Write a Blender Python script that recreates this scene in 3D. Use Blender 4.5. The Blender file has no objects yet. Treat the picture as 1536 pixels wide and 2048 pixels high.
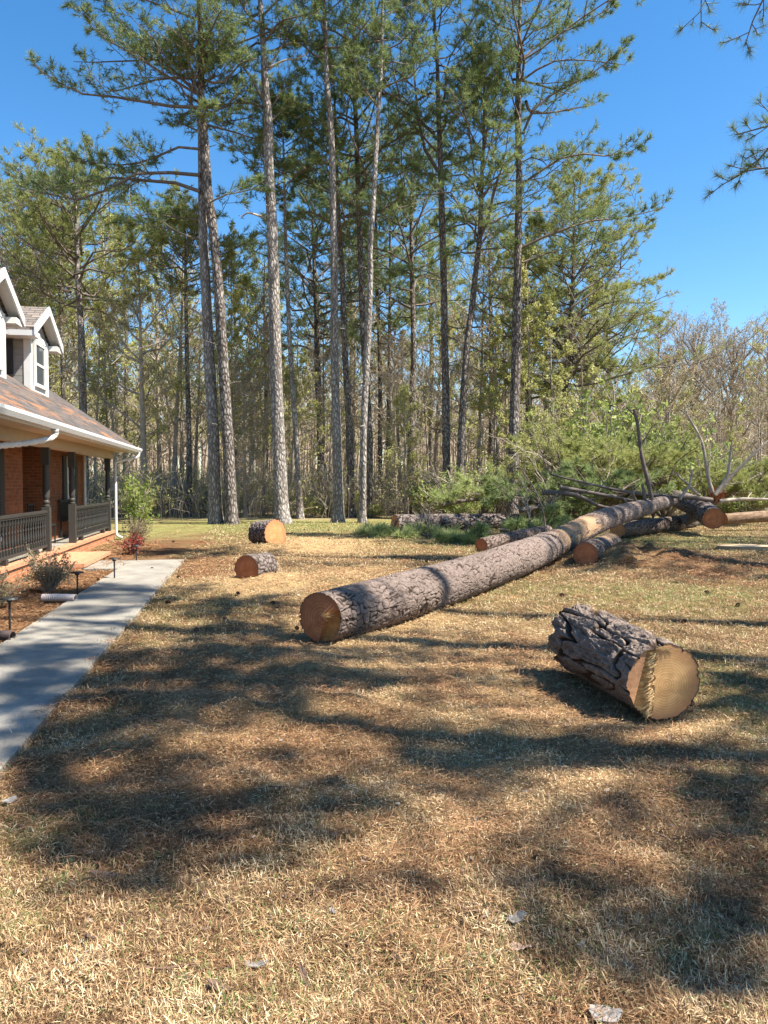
import bpy, math, numpy as np
from mathutils import Vector
rs = np.random.RandomState
R = math.radians
sc = bpy.context.scene
COL = sc.collection

# ------------------------------------------------------------ camera, sky, sun
FPX = 1540.0; CH = 1.65; PITCH = math.atan(56 / FPX)
cd = bpy.data.cameras.new("camera"); cam = bpy.data.objects.new("camera", cd); COL.objects.link(cam)
cd.sensor_fit = 'HORIZONTAL'; cd.sensor_width = 36; cd.lens = 36 * FPX / 1536
cd.clip_start = 0.05; cd.clip_end = 2000
cam.location = (0, 0, CH); cam.rotation_euler = (R(90) - PITCH, 0, 0)
sc.camera = cam
SUN_EL, SUN_AZ = R(53), R(-16)          # azimuth from +X, negative = towards the viewer's back
S = np.array([math.cos(SUN_EL) * math.cos(SUN_AZ), math.cos(SUN_EL) * math.sin(SUN_AZ), math.sin(SUN_EL)])
w = bpy.data.worlds.new("World"); sc.world = w; w.use_nodes = True
nt = w.node_tree; bg = nt.nodes['Background']
sky = nt.nodes.new('ShaderNodeTexSky'); sky.sky_type = 'NISHITA'; sky.sun_disc = False
sky.sun_elevation = SUN_EL; sky.sun_rotation = math.pi / 2 - SUN_AZ
sky.air_density = 1.0; sky.dust_density = 0.3; sky.ozone_density = 2.0; sky.altitude = 200
hs = nt.nodes.new('ShaderNodeHueSaturation'); hs.inputs['Saturation'].default_value = 1.32; hs.inputs['Hue'].default_value = 0.498
nt.links.new(sky.outputs[0], hs.inputs['Color']); nt.links.new(hs.outputs[0], bg.inputs[0])
bg.inputs[1].default_value = 0.085
sd = bpy.data.lights.new("sun", 'SUN'); sun = bpy.data.objects.new("sun", sd); COL.objects.link(sun)
sd.energy = 5.0; sd.angle = R(0.53); sd.color = (1.0, 0.95, 0.86)
sun.rotation_euler = Vector(-S).to_track_quat('-Z', 'Y').to_euler()
sc.view_settings.view_transform = 'Standard'; sc.view_settings.look = 'None'
sc.view_settings.exposure = 1.5; sc.view_settings.gamma = 1
sc.cycles.max_bounces = 5; sc.cycles.diffuse_bounces = 3; sc.cycles.glossy_bounces = 2
sc.cycles.transmission_bounces = 3; sc.cycles.transparent_max_bounces = 4

# ------------------------------------------------------------ projection helpers
def ray(px, py):
    a = (px - 768) / FPX; b = (1024 - py) / FPX
    c, s = math.cos(PITCH), math.sin(PITCH)
    return np.array([a, c + b * s, -s + b * c])
def at(px, py, d):
    r = ray(px, py); return np.array([0, 0, CH]) + r * (d / r[1])
def gp(px, py, z=0.0):
    r = ray(px, py); return np.array([0, 0, CH]) + r * ((z - CH) / r[2])

# ------------------------------------------------------------ noise
def hsh(ix, iy, seed):
    n = (ix.astype(np.int64) * 374761393 + iy.astype(np.int64) * 668265263 + seed * 974711) & 0x7fffffff
    n = ((n ^ (n >> 13)) * 1274126177) & 0x7fffffff
    n = ((n ^ (n >> 16)) * 1911520717) & 0x7fffffff
    return ((n ^ (n >> 15)) & 0xffffff) / float(0xffffff)
def vnoise(x, y, seed=0):
    x = np.asarray(x, float); y = np.asarray(y, float)
    ix = np.floor(x); iy = np.floor(y); fx = x - ix; fy = y - iy
    ix = ix.astype(int); iy = iy.astype(int)
    fx = fx * fx * (3 - 2 * fx); fy = fy * fy * (3 - 2 * fy)
    a = hsh(ix, iy, seed); b = hsh(ix + 1, iy, seed); c = hsh(ix, iy + 1, seed); d = hsh(ix + 1, iy + 1, seed)
    return (a * (1 - fx) + b * fx) * (1 - fy) + (c * (1 - fx) + d * fx) * fy
def fbm(x, y, seed=0, o=4):
    v = 0; a = .5; t = 0
    for k in range(o):
        v = v + a * vnoise(x * 2 ** k, y * 2 ** k, seed + k * 7); t += a; a *= .5
    return v / t
def worley(u, v, nu, seed):            # u wraps at nu cells; returns F1, F2, id
    iu = np.floor(u).astype(int); iv = np.floor(v).astype(int)
    f1 = np.full(u.shape, 9.); f2 = np.full(u.shape, 9.); idn = np.zeros(u.shape)
    for du in (-1, 0, 1):
        for dv in (-1, 0, 1):
            cu = iu + du; cv = iv + dv; cw = np.mod(cu, nu)
            jx = hsh(cw, cv, seed); jy = hsh(cw, cv, seed + 5); r = hsh(cw, cv, seed + 9)
            d = np.hypot(cu + jx - u, cv + jy - v)
            m = d < f1
            f2 = np.where(m, f1, np.minimum(f2, d)); idn = np.where(m, r, idn); f1 = np.where(m, d, f1)
    return f1, f2, idn
def vnw(u, v, nu, seed):
    iu = np.floor(u).astype(int); iv = np.floor(v).astype(int); fu = u - iu; fv = v - iv; fu = fu * fu * (3 - 2 * fu); fv = fv * fv * (3 - 2 * fv); nu = int(nu)
    h = lambda a, b_: hsh(np.mod(iu + a, nu), iv + b_, seed)
    return (h(0, 0) * (1 - fu) + h(1, 0) * fu) * (1 - fv) + (h(0, 1) * (1 - fu) + h(1, 1) * fu) * fv
def sstep(a, b, x):
    t = np.clip((x - a) / (b - a), 0, 1); return t * t * (3 - 2 * t)
def nrm(v):
    return v / np.maximum(np.linalg.norm(v, axis=-1, keepdims=True), 1e-9)

# ------------------------------------------------------------ mesh helpers
class Geo:
    def __init__(s): s.V = []; s.F = []; s.M = []; s.A = []; s.n = 0
    def add(s, V, F, mat=0, a=None):
        V = np.array(V, float).reshape(-1, 3); F = np.asarray(F, int)
        if a is None: a = np.zeros(len(V))
        s.V.append(V); s.A.append(np.broadcast_to(a, (len(V),)).astype(float)); s.F.append(F + s.n)
        s.M.append(np.full(len(F), mat)); s.n += len(V)
    def box(s, lo, hi, mat=0, a=0.):
        x0, y0, z0 = lo; x1, y1, z1 = hi
        V = [(x0,y0,z0),(x1,y0,z0),(x1,y1,z0),(x0,y1,z0),(x0,y0,z1),(x1,y0,z1),(x1,y1,z1),(x0,y1,z1)]
        s.add(V, [(0,3,2,1),(4,5,6,7),(0,1,5,4),(1,2,6,5),(2,3,7,6),(3,0,4,7)], mat, np.full(8, a))
    def tubes(s, P, Rr, sides=5, mat=0, a=None, cap=False):
        P = np.asarray(P, float); Rr = np.asarray(Rr, float)
        n, k, _ = P.shape
        T = np.empty_like(P); T[:, 1:-1] = P[:, 2:] - P[:, :-2]; T[:, 0] = P[:, 1] - P[:, 0]; T[:, -1] = P[:, -1] - P[:, -2]
        T = nrm(T)
        mean = nrm(P[:, -1] - P[:, 0])
        ref = np.where(np.abs(mean[:, 2:3]) > .8, np.array([[1., 0, 0]]), np.array([[0, 0, 1.]]))[:, None, :]
        U = nrm(np.cross(T, np.broadcast_to(ref, T.shape))); W = np.cross(T, U)
        th = np.arange(sides) * 2 * math.pi / sides
        V = P[:, :, None, :] + Rr[:, :, None, None] * (U[:, :, None, :] * np.cos(th)[None, None, :, None] + W[:, :, None, :] * np.sin(th)[None, None, :, None])
        i = np.arange(n)[:, None, None] * k * sides; j = np.arange(k - 1)[None, :, None] * sides; q = np.arange(sides)[None, None, :]; q2 = (q + 1) % sides
        F = np.stack([i + j + q, i + j + q2, i + j + sides + q2, i + j + sides + q], -1).reshape(-1, 4)
        aa = np.zeros(n) if a is None else np.broadcast_to(a, (n,))
        s.add(V.reshape(-1, 3), F, mat, np.repeat(aa, k * sides))
        if cap:
            for e in range(n):
                for kk in (0, k - 1):
                    b = s.n; s.add(V[e, kk], [list(range(sides)) if kk else list(range(sides))[::-1]], mat, np.full(sides, aa[e]))
    def tris(s, A, B, C, mat=0, a=None):
        n = len(A); V = np.stack([A, B, C], 1).reshape(-1, 3)
        F = np.arange(n * 3).reshape(-1, 3)
        s.add(V, F, mat, None if a is None else np.repeat(a, 3))
    def quads(s, A, B, C, D, mat=0, a=None):
        n = len(A); V = np.stack([A, B, C, D], 1).reshape(-1, 3)
        s.add(V, np.arange(n * 4).reshape(-1, 4), mat, None if a is None else np.repeat(a, 4))
    def mesh(s, name, mats, smooth=False, extra=None):
        me = bpy.data.meshes.new(name)
        V = np.concatenate(s.V); A = np.concatenate(s.A)
        me.vertices.add(len(V)); me.vertices.foreach_set('co', V.astype(np.float32).ravel())
        lv = np.concatenate([f.ravel() for f in s.F]); tot = np.concatenate([np.full(len(f), f.shape[1]) for f in s.F])
        st = np.concatenate([[0], np.cumsum(tot)[:-1]])
        me.loops.add(len(lv)); me.loops.foreach_set('vertex_index', lv.astype(np.int32))
        me.polygons.add(len(tot)); me.polygons.foreach_set('loop_start', st.astype(np.int32)); me.polygons.foreach_set('loop_total', tot.astype(np.int32))
        me.polygons.foreach_set('material_index', np.concatenate(s.M).astype(np.int32))
        me.polygons.foreach_set('use_smooth', np.full(len(tot), bool(smooth)))
        at_ = me.attributes.new('rnd', 'FLOAT', 'POINT'); at_.data.foreach_set('value', A.astype(np.float32))
        for k, v in (extra or {}).items():
            e = me.attributes.new(k, 'FLOAT', 'POINT'); e.data.foreach_set('value', np.asarray(v, np.float32))
        for m in mats: me.materials.append(m)
        me.update(calc_edges=True)
        return me
def link(name, me, parent=None, loc=None):
    o = bpy.data.objects.new(name, me); COL.objects.link(o)
    if parent is not None: o.parent = parent
    if loc is not None: o.location = loc
    return o
def thing(name, label, cat, loc=(0, 0, 0), rz=0, group=None):
    o = bpy.data.objects.new(name, None); COL.objects.link(o); o.empty_display_size = .2
    o.location = loc; o.rotation_euler = (0, 0, rz); return tag(o, label, cat, group)
def tag(o, label=None, cat=None, group=None, kind=None):
    if label: o['label'] = label
    if cat: o['category'] = cat
    if group: o['group'] = group
    if kind: o['kind'] = kind
    return o
def dup(root, loc=None, rz=None, scale=None, label=None, group=None):
    r = root.copy(); COL.objects.link(r)
    if loc is not None: r.location = loc
    if rz is not None: r.rotation_euler = (0, 0, rz)
    if scale is not None: r.scale = (scale,) * 3 if np.isscalar(scale) else scale
    if label: r['label'] = label
    if group: r['group'] = group
    for ch in list(root.children):
        c = ch.copy(); COL.objects.link(c); c.parent = r
    return r

# ------------------------------------------------------------ materials
def newmat(name, rough=.8, spec=.3):
    m = bpy.data.materials.new(name); m.use_nodes = True
    n = m.node_tree.nodes; b = n['Principled BSDF']
    b.inputs['Roughness'].default_value = rough; b.inputs['Specular IOR Level'].default_value = spec
    return m, m.node_tree, b
def ramp(t, stops, interp='LINEAR'):
    r = t.nodes.new('ShaderNodeValToRGB'); r.color_ramp.interpolation = interp
    e = r.color_ramp.elements
    while len(e) < len(stops): e.new(.5)
    for i, (p, c) in enumerate(stops):
        e[i].position = p; e[i].color = (*c, 1) if len(c) == 3 else c
    return r
def attr(t, name='rnd'):
    a = t.nodes.new('ShaderNodeAttribute'); a.attribute_name = name; return a.outputs['Fac']
def noise(t, scale, detail=4, rough=.55, vec=None, dist=0):
    n = t.nodes.new('ShaderNodeTexNoise'); n.inputs['Scale'].default_value = scale; n.inputs['Detail'].default_value = detail
    n.inputs['Roughness'].default_value = rough; n.inputs['Distortion'].default_value = dist
    if vec is not None: t.links.new(vec, n.inputs['Vector'])
    return n.outputs['Fac']
def objco(t, scale=(1, 1, 1)):
    c = t.nodes.new('ShaderNodeTexCoord'); m = t.nodes.new('ShaderNodeMapping'); m.inputs['Scale'].default_value = scale
    t.links.new(c.outputs['Object'], m.inputs['Vector']); return m.outputs[0]
def bump(t, b, h, strength=.5, dist=.02):
    n = t.nodes.new('ShaderNodeBump'); n.inputs['Strength'].default_value = strength; n.inputs['Distance'].default_value = dist
    t.links.new(h, n.inputs['Height']); t.links.new(n.outputs[0], b.inputs['Normal'])
def mixc(t, fac, a, b, mode='MIX'):
    m = t.nodes.new('ShaderNodeMix'); m.data_type = 'RGBA'; m.blend_type = mode
    for k, v in ((0, fac), (6, a), (7, b)):
        if isinstance(v, (int, float)): m.inputs[k].default_value = v
        elif isinstance(v, tuple): m.inputs[k].default_value = (*v, 1)
        else: t.links.new(v, m.inputs[k])
    return m.outputs[2]
def plain(name, col, rough=.7, var=.12, scale=8, bmp=.15, spec=.3):
    m, t, b = newmat(name, rough, spec)
    f = noise(t, scale, 5, vec=objco(t))
    r = ramp(t, [(.25, tuple(c * (1 - var) for c in col)), (.75, tuple(min(1, c * (1 + var)) for c in col))])
    t.links.new(f, r.inputs[0]); t.links.new(r.outputs[0], b.inputs['Base Color'])
    if bmp: bump(t, b, noise(t, scale * 6, 4, vec=objco(t)), bmp, .01)
    return m
def leafmat(name, stops, trans=.35, rough=.55):
    m, t, b = newmat(name, rough, .25)
    r = ramp(t, stops); t.links.new(attr(t), r.inputs[0]); t.links.new(r.outputs[0], b.inputs['Base Color'])
    tr = t.nodes.new('ShaderNodeBsdfTranslucent'); mx = t.nodes.new('ShaderNodeMixShader'); mx.inputs[0].default_value = trans
    t.links.new(r.outputs[0], tr.inputs[0]); t.links.new(b.outputs[0], mx.inputs[1]); t.links.new(tr.outputs[0], mx.inputs[2])
    t.links.new(mx.outputs[0], t.nodes['Material Output'].inputs[0])
    return m
def barkmat(name, dark, mid, light, sc_=(10, 10, 3.6)):
    m, t, b = newmat(name, .9, .15)
    v = objco(t, sc_)
    vo = t.nodes.new('ShaderNodeTexVoronoi'); vo.feature = 'DISTANCE_TO_EDGE'; vo.inputs['Scale'].default_value = 1
    ds = noise(t, 1.2, 3, vec=v)
    ad = t.nodes.new('ShaderNodeVectorMath'); ad.operation = 'ADD'
    cx = t.nodes.new('ShaderNodeCombineXYZ'); t.links.new(ds, cx.inputs[0]); t.links.new(ds, cx.inputs[1])
    t.links.new(v, ad.inputs[0]); t.links.new(cx.outputs[0], ad.inputs[1]); t.links.new(ad.outputs[0], vo.inputs['Vector'])
    r = ramp(t, [(0, dark), (.12, mid), (.35, light)]); t.links.new(vo.outputs['Distance'], r.inputs[0])
    big = noise(t, .35, 3, vec=v); r2 = ramp(t, [(.35, (.72, .66, .62)), (.65, (1.1, 1.1, 1.1))]); t.links.new(big, r2.inputs[0])
    t.links.new(mixc(t, 1.0, r.outputs[0], r2.outputs[0], 'MULTIPLY'), b.inputs['Base Color'])
    hgt = t.nodes.new('ShaderNodeMath'); hgt.operation = 'MINIMUM'; t.links.new(vo.outputs['Distance'], hgt.inputs[0]); hgt.inputs[1].default_value = .3
    bump(t, b, hgt.outputs[0], .9, .12)
    return m
M_bark = barkmat('pine_bark', (.13, .11, .095), (.27, .24, .215), (.44, .41, .37))
M_barkd = barkmat('dark_pine_bark', (.05, .04, .034), (.17, .145, .125), (.32, .29, .26))
M_barkfar = plain('woods_bark', (.31, .25, .195), .9, .35, 3, 0)
M_barkpale = plain('pale_bark', (.37, .32, .255), .9, .3, 3, 0)
M_limb = plain('limb_bark', (.14, .11, .09), .9, .3, 6, 0)
M_deadlimb = plain('bare_dead_wood', (.36, .29, .22), .85, .35, 9, .3)
M_needle = leafmat('pine_needles', [(0, (.07, .105, .04)), (.35, (.15, .205, .075)), (.7, (.27, .32, .115)), (.93, (.40, .41, .16)), (1, (.40, .27, .12))], .4)
M_needley = leafmat('yellow_green_needles', [(0, (.10, .13, .045)), (.35, (.21, .24, .075)), (.7, (.33, .35, .11)), (.93, (.45, .44, .16)), (1, (.42, .30, .14))], .4)
M_bough = leafmat('cut_bough_needles', [(0, (.12, .16, .06)), (.4, (.26, .32, .11)), (.8, (.42, .46, .18)), (1, (.55, .53, .25))], .5)
M_bud = leafmat('spring_buds', [(0, (.27, .26, .10)), (.5, (.46, .46, .15)), (1, (.62, .58, .25))], .5)
M_twigb = leafmat('brown_buds', [(0, (.26, .20, .13)), (.5, (.38, .30, .19)), (1, (.48, .40, .23))], .3)
M_shrub = leafmat('shrub_leaves', [(0, (.09, .13, .04)), (.4, (.22, .28, .07)), (.8, (.38, .42, .12)), (1, (.5, .5, .18))], .4)
M_dryleaf = leafmat('dry_shrub_leaves', [(0, (.10, .09, .04)), (.5, (.24, .19, .10)), (1, (.38, .31, .18))], .3)
M_redflower = leafmat('red_azalea_petals', [(0, (.22, .04, .03)), (.6, (.45, .07, .05)), (1, (.35, .25, .12))], .3)
M_vine = leafmat('bright_vine_leaves', [(0, (.09, .14, .03)), (.5, (.20, .27, .05)), (1, (.36, .38, .10))], .45)

# log bark: colour from plate attribute baked on the mesh
def logbark(name, furrow, side, top, shed):
    m, t, b = newmat(name, .88, .2)
    r = ramp(t, [(0, furrow), (.35, side), (.62, top), (1, tuple(c * 1.25 for c in top))]); t.links.new(attr(t, 'plate'), r.inputs[0])
    n = noise(t, 22, 6, .75, vec=objco(t)); r2 = ramp(t, [(.32, (.5, .44, .40)), (.5, (1., .97, .94)), (.68, (1.35, 1.32, 1.3))]); t.links.new(n, r2.inputs[0])
    c = mixc(t, 1.0, r.outputs[0], r2.outputs[0], 'MULTIPLY')
    r3 = ramp(t, [(.55, (0, 0, 0)), (.95, (.8, .8, .8))]); t.links.new(attr(t), r3.inputs[0])
    c = mixc(t, r3.outputs[0], c, shed)
    t.links.new(c, b.inputs['Base Color'])
    bump(t, b, noise(t, 55, 6, .75, vec=objco(t)), .9, .02)
    return m
M_log = logbark('fallen_log_bark', (.03, .020, .015), (.075, .052, .040), (.17, .132, .112), (.38, .23, .12))
M_logd = logbark('dark_log_bark', (.022, .016, .013), (.085, .062, .05), (.19, .16, .145), (.18, .10, .06))
M_blockb = logbark('thick_block_bark', (.022, .014, .009), (.09, .055, .036), (.21, .165, .135), (.16, .075, .04))
def cutmat(name, light, dark, edge, ringf=170., saw=.22):
    m, t, b = newmat(name, .75, .2)
    rad = attr(t, 'rad'); n = noise(t, 4, 3, vec=objco(t))
    ma = t.nodes.new('ShaderNodeMath'); ma.operation = 'MULTIPLY_ADD'; t.links.new(n, ma.inputs[0]); ma.inputs[1].default_value = .02; t.links.new(rad, ma.inputs[2])
    mu = t.nodes.new('ShaderNodeMath'); mu.operation = 'MULTIPLY'; t.links.new(ma.outputs[0], mu.inputs[0]); mu.inputs[1].default_value = ringf * 2
    si = t.nodes.new('ShaderNodeMath'); si.operation = 'SINE'; t.links.new(mu.outputs[0], si.inputs[0])
    mr = t.nodes.new('ShaderNodeMapRange'); mr.inputs[1].default_value = -1; t.links.new(si.outputs[0], mr.inputs[0])
    r = ramp(t, [(0, dark), (.5, light)]); t.links.new(mr.outputs[0], r.inputs[0])
    st = noise(t, 7, 5, .6, vec=objco(t)); r4 = ramp(t, [(.3, (.62, .56, .5)), (.65, (1.1, 1.08, 1.05))]); t.links.new(st, r4.inputs[0])
    c = mixc(t, 1.0, r.outputs[0], r4.outputs[0], 'MULTIPLY')
    r2 = ramp(t, [(.55, (0, 0, 0)), (.97, (1, 1, 1))]); t.links.new(attr(t, 'rel'), r2.inputs[0])
    f = t.nodes.new('ShaderNodeMath'); f.operation = 'MULTIPLY'; f.inputs[1].default_value = .85; t.links.new(r2.outputs[0], f.inputs[0])
    c = mixc(t, f.outputs[0], c, edge)
    t.links.new(c, b.inputs['Base Color'])
    bump(t, b, noise(t, 160, 4, .7, vec=objco(t)), saw, .006)
    return m
M_cut = cutmat('fresh_cut_wood', (.74, .44, .19), (.62, .35, .14), (.42, .20, .09), 170.)
M_cutred = cutmat('reddish_cut_wood', (.50, .20, .09), (.40, .14, .06), (.30, .11, .05), 90)
M_cutor = cutmat('orange_cut_wood', (.56, .26, .11), (.46, .20, .08), (.38, .16, .07), 60)
M_fiber = plain('torn_wood_fibre', (.78, .54, .26), .7, .2, 20, .3)

# ------------------------------------------------------------ ground shape and masks
MOUNDS = [(gp(560, 1160), 1.0, .5, .07), (gp(640, 1170), 1.1, .5, .08), (gp(600, 1095), 1.6, .9, .09), (gp(1330, 1130), 1.5, .9, .16), (gp(1225, 1130), .9, .8, .14),
          (gp(640, 1430), .55, .35, .07), (gp(430, 1440), .6, .4, .08), (gp(330, 1500), .5, .3, .06), (gp(560, 1340), .9, .5, .06), (gp(840, 1370), .8, .5, .05),
          (gp(250, 1420), .5, .4, .04), (gp(480, 1590), .5, .3, .04), (gp(1060, 1440), .6, .4, .03)]
def gh(x, y):
    x = np.asarray(x, float); y = np.asarray(y, float)
    near = 1 - sstep(9, 22, y)
    z = (.02 + .05 * near) * (fbm(x * .9 + 5, y * .9, 3) - .5)
    z = z + near * .075 * (fbm(x * 4, y * 4, 8) - .5) + near * .022 * (fbm(x * 11, y * 11, 18, 2) - .5)
    for c, rx, ry, h in MOUNDS:
        z = z + 1.4 * h * np.exp(-((x - c[0]) / rx) ** 2 - ((y - c[1]) / ry) ** 2) * (.55 + .9 * vnoise(x * 5, y * 5, 11))
    return z
# (px, py, radius px x, radius px y, strength) patches of fresh sawdust and of rusty pine straw
def patch(x, y, spots):
    f = np.zeros(np.shape(x))
    for px, py, rx, ry, s in spots:
        c = gp(px, py); w_ = rx / FPX * c[1]; t_ = gp(px, py - ry); b_ = gp(px, py + ry); hgt = (t_[1] - b_[1]) / 2
        f = np.maximum(f, s * np.exp(-((x - c[0]) / w_) ** 2 - ((y - (t_[1] + b_[1]) / 2) / hgt) ** 2))
    return f
SAW = [(760, 1440, 640, 240, .85), (380, 1470, 260, 80, .8), (1000, 1600, 420, 140, .8), (630, 1092, 130, 22, 1.2), (540, 1172, 200, 24, 1.2), (700, 1150, 100, 15, .9), (1180, 1100, 70, 30, 1.0), (1120, 1110, 70, 26, 1.0), (1260, 1100, 90, 20, .8), (1080, 1395, 210, 60, 1.1), (1290, 1450, 180, 30, 1.2),
       (680, 1320, 240, 60, .6), (1180, 1530, 160, 40, .8), (900, 1640, 260, 90, .8), (600, 1415, 160, 40, .7), (860, 1500, 300, 80, .55), (1000, 1330, 200, 50, .5)]
STRAW = [(330, 1420, 330, 130, 1.0), (600, 1620, 500, 110, .7), (1000, 1350, 250, 60, .7), (1340, 1125, 150, 28, 1.8), (560, 1350, 330, 70, .7), (450, 1480, 380, 110, 1.1), (300, 1590, 300, 100, .9), (900, 1380, 200, 60, .5), (300, 1100, 90, 25, 1.2), (420, 1135, 100, 20, .8), (650, 1180, 70, 20, .9), (1400, 1700, 250, 250, .5)]
GREEN = [(600, 1052, 420, 16, 1.2), (1350, 1195, 330, 36, .8), (1200, 1085, 420, 15, .9), (430, 1220, 200, 40, .5), (120, 1640, 160, 90, .9), (1460, 1400, 140, 120, .9), (250, 1065, 100, 14, 1.2), (1000, 1190, 300, 40, .5), (30, 1850, 120, 200, .4), (1480, 1620, 160, 100, .5), (800, 1950, 700, 120, .25)]
def masks(x, y):
    n = fbm(x * 1.7, y * 1.7, 21); n2 = fbm(x * 6, y * 6, 23)
    m = np.clip((n * .6 + n2 * .4 - .5) * 3.0, -1, 1)
    far = sstep(14, 22, y)
    saw = np.clip(patch(x, y, SAW) * 1.15 + m * .55 - .12, 0, 1) * (1 - sstep(30, 34, y))
    n4 = np.clip((fbm(x * 2.3 + 9, y * 2.3, 27) - .52) * 5, -1, 1); stw = np.clip(patch(x, y, STRAW) * 1.1 + n4 * .5 - .12, 0, 1)
    grn = np.clip(patch(x, y, GREEN) + np.clip((n2 - .5) * 3, -1, 1) * .4 + far * .25 - .05, 0, 1)
    return saw, stw, grn

# house frame: x = along the house (away), y = to the left of it
HT = R(9.87); HU = np.array([-math.sin(HT), math.cos(HT), 0]); HL = np.array([-math.cos(HT), -math.sin(HT), 0])
def hw(s, L, z=0): return HU * s + HL * L + np.array([0, 0, z])
def hs_(x, y):                                        # world -> house frame
    return x * HU[0] + y * HU[1], x * HL[0] + y * HL[1]
WALK_L0, WALK_L1, WALK_END = 1.41, 2.5, 17.0

def gridline(parts):
    out = [np.array([parts[0][0]])]
    for a, b, st in parts:
        n = max(1, int(round((b - a) / st))); out.append(a + (b - a) * np.arange(1, n + 1) / n)
    return np.concatenate(out)
gx = gridline([(-400, -60, 40), (-60, -14, 4), (-14, -5.5, .25), (-5.5, 8, .045), (8, 16, .25), (16, 60, 4), (60, 400, 40)])
gy = gridline([(-60, -4, 7), (-4, 1, .3), (1, 11, .04), (11, 24, .11), (24, 40, .5), (40, 100, 6), (100, 900, 80)])
X, Y = np.meshgrid(gx, gy)
Z = gh(X, Y) - .03 * ((X > -60) & (Y > 40)) + sstep(70, 190, Y) * 5.0
s_, L_ = hs_(X, Y)
onwalk = (L_ > WALK_L0 - .02) & (L_ < WALK_L1) & (s_ < WALK_END) & (s_ > -5)
Z = np.where(onwalk | (L_ > 3.9), np.minimum(Z, .0) - .03, Z)
bed = sstep(WALK_L1 - .05, WALK_L1 + .05, L_) * (1 - sstep(19, 21.5, s_)) * (s_ > -10)
saw, stw, grn = masks(X, Y)
stw = np.maximum(stw, bed * (1 - .3 * fbm(X * 3, Y * 3, 40))); grn = grn * (1 - bed); saw = saw * (1 - bed)
nx_, ny_ = len(gx), len(gy)
ii = np.arange(ny_ - 1)[:, None] * nx_ + np.arange(nx_ - 1)[None, :]
g = Geo(); g.add(np.stack([X, Y, Z], -1).reshape(-1, 3), np.stack([ii, ii + 1, ii + nx_ + 1, ii + nx_], -1).reshape(-1, 4))
woods = (sstep(33.5, 37.5, Y + 2 * (fbm(X * .25, Y * .25, 50) - .5) + (X > 12) * -0.0))
m, t, b = newmat('lawn_soil', .95, .1)
v = objco(t)
n1 = noise(t, 22, 6, .7, v); n2 = noise(t, 110, 5, .75, v); n3 = noise(t, 1.4, 5, .6, v)
base = ramp(t, [(.30, (.05, .03, .018)), (.5, (.22, .14, .07)), (.70, (.48, .34, .18))]); t.links.new(n2, base.inputs[0])
gr = ramp(t, [(.28, (.10, .105, .03)), (.5, (.27, .265, .09)), (.72, (.46, .42, .18))]); t.links.new(n2, gr.inputs[0])
sw = ramp(t, [(.32, (.16, .09, .04)), (.5, (.50, .33, .16)), (.68, (.74, .56, .32))]); t.links.new(n2, sw.inputs[0])
sr = ramp(t, [(.28, (.08, .038, .02)), (.5, (.20, .10, .05)), (.72, (.36, .20, .10))]); t.links.new(n2, sr.inputs[0])
wd = ramp(t, [(.28, (.13, .10, .05)), (.5, (.32, .25, .13)), (.72, (.48, .40, .22))]); t.links.new(n1, wd.inputs[0])
c = mixc(t, attr(t, 'grn'), base.outputs[0], gr.outputs[0]); c = mixc(t, attr(t, 'stw'), c, sr.outputs[0]); c = mixc(t, attr(t, 'saw'), c, sw.outputs[0])
r3 = ramp(t, [(.3, (.75, .75, .75)), (.7, (1.12, 1.1, 1.05))]); t.links.new(n3, r3.inputs[0]); c = mixc(t, 1., c, r3.outputs[0], 'MULTIPLY'); r5 = ramp(t, [(.36, (.55, .48, .42)), (.5, (.95, .95, .95)), (.64, (1.3, 1.2, 1.1))]); t.links.new(noise(t, 5, 6, .72, v), r5.inputs[0]); c = mixc(t, .8, c, r5.outputs[0], 'MULTIPLY')
c = mixc(t, attr(t, 'woods'), c, wd.outputs[0]); t.links.new(c, b.inputs['Base Color'])
ad = t.nodes.new('ShaderNodeMath'); ad.operation = 'ADD'; t.links.new(n1, ad.inputs[0]); t.links.new(n2, ad.inputs[1])
bump(t, b, ad.outputs[0], 1., .04)
M_ground = m
go = link('ground', g.mesh('ground', [M_ground], True, {'saw': saw.ravel(), 'stw': stw.ravel(), 'grn': grn.ravel(), 'woods': woods.ravel()}))
tag(go, kind='structure')

# concrete walk, slabs with joints
m, t, b = newmat('concrete', .85, .25); v = objco(t)
r = ramp(t, [(.3, (.19, .172, .14)), (.7, (.35, .315, .26))]); t.links.new(noise(t, 1.6, 6, .65, v), r.inputs[0])
r2 = ramp(t, [(.3, (.75, .75, .75)), (.65, (1.1, 1.1, 1.1))]); t.links.new(noise(t, 70, 4, .7, v), r2.inputs[0])
t.links.new(mixc(t, 1., r.outputs[0], r2.outputs[0], 'MULTIPLY'), b.inputs['Base Color']); bump(t, b, noise(t, 120, 4, .7, v), .5, .004)
M_conc = m
g = Geo()
def slab(c4, z=.035):
    c4 = np.array(c4); top = c4 + [0, 0, z]; bot = c4 + [0, 0, -.08]; k = 4
    ctr = top.mean(0); ins = top + (ctr - top) * .008; top2 = top - [0, 0, .008]
    V = np.concatenate([bot, top2, ins]); F = [(8, 9, 10, 11)]
    for q in range(4):
        q2 = (q + 1) % 4; F += [(q, q2, 4 + q2, 4 + q), (4 + q, 4 + q2, 8 + q2, 8 + q)]
    g.add(V, F)
ws = np.arange(-3.4, WALK_END - 1.5, 1.62)
for i_, s0 in enumerate(ws):
    s1 = min(s0 + 1.598, WALK_END - .008)
    if i_ == len(ws) - 1: s1 = WALK_END - .008
    slab([hw(s1, WALK_L0), hw(s1, WALK_L1), hw(s0, WALK_L1), hw(s0, WALK_L0)])
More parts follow.
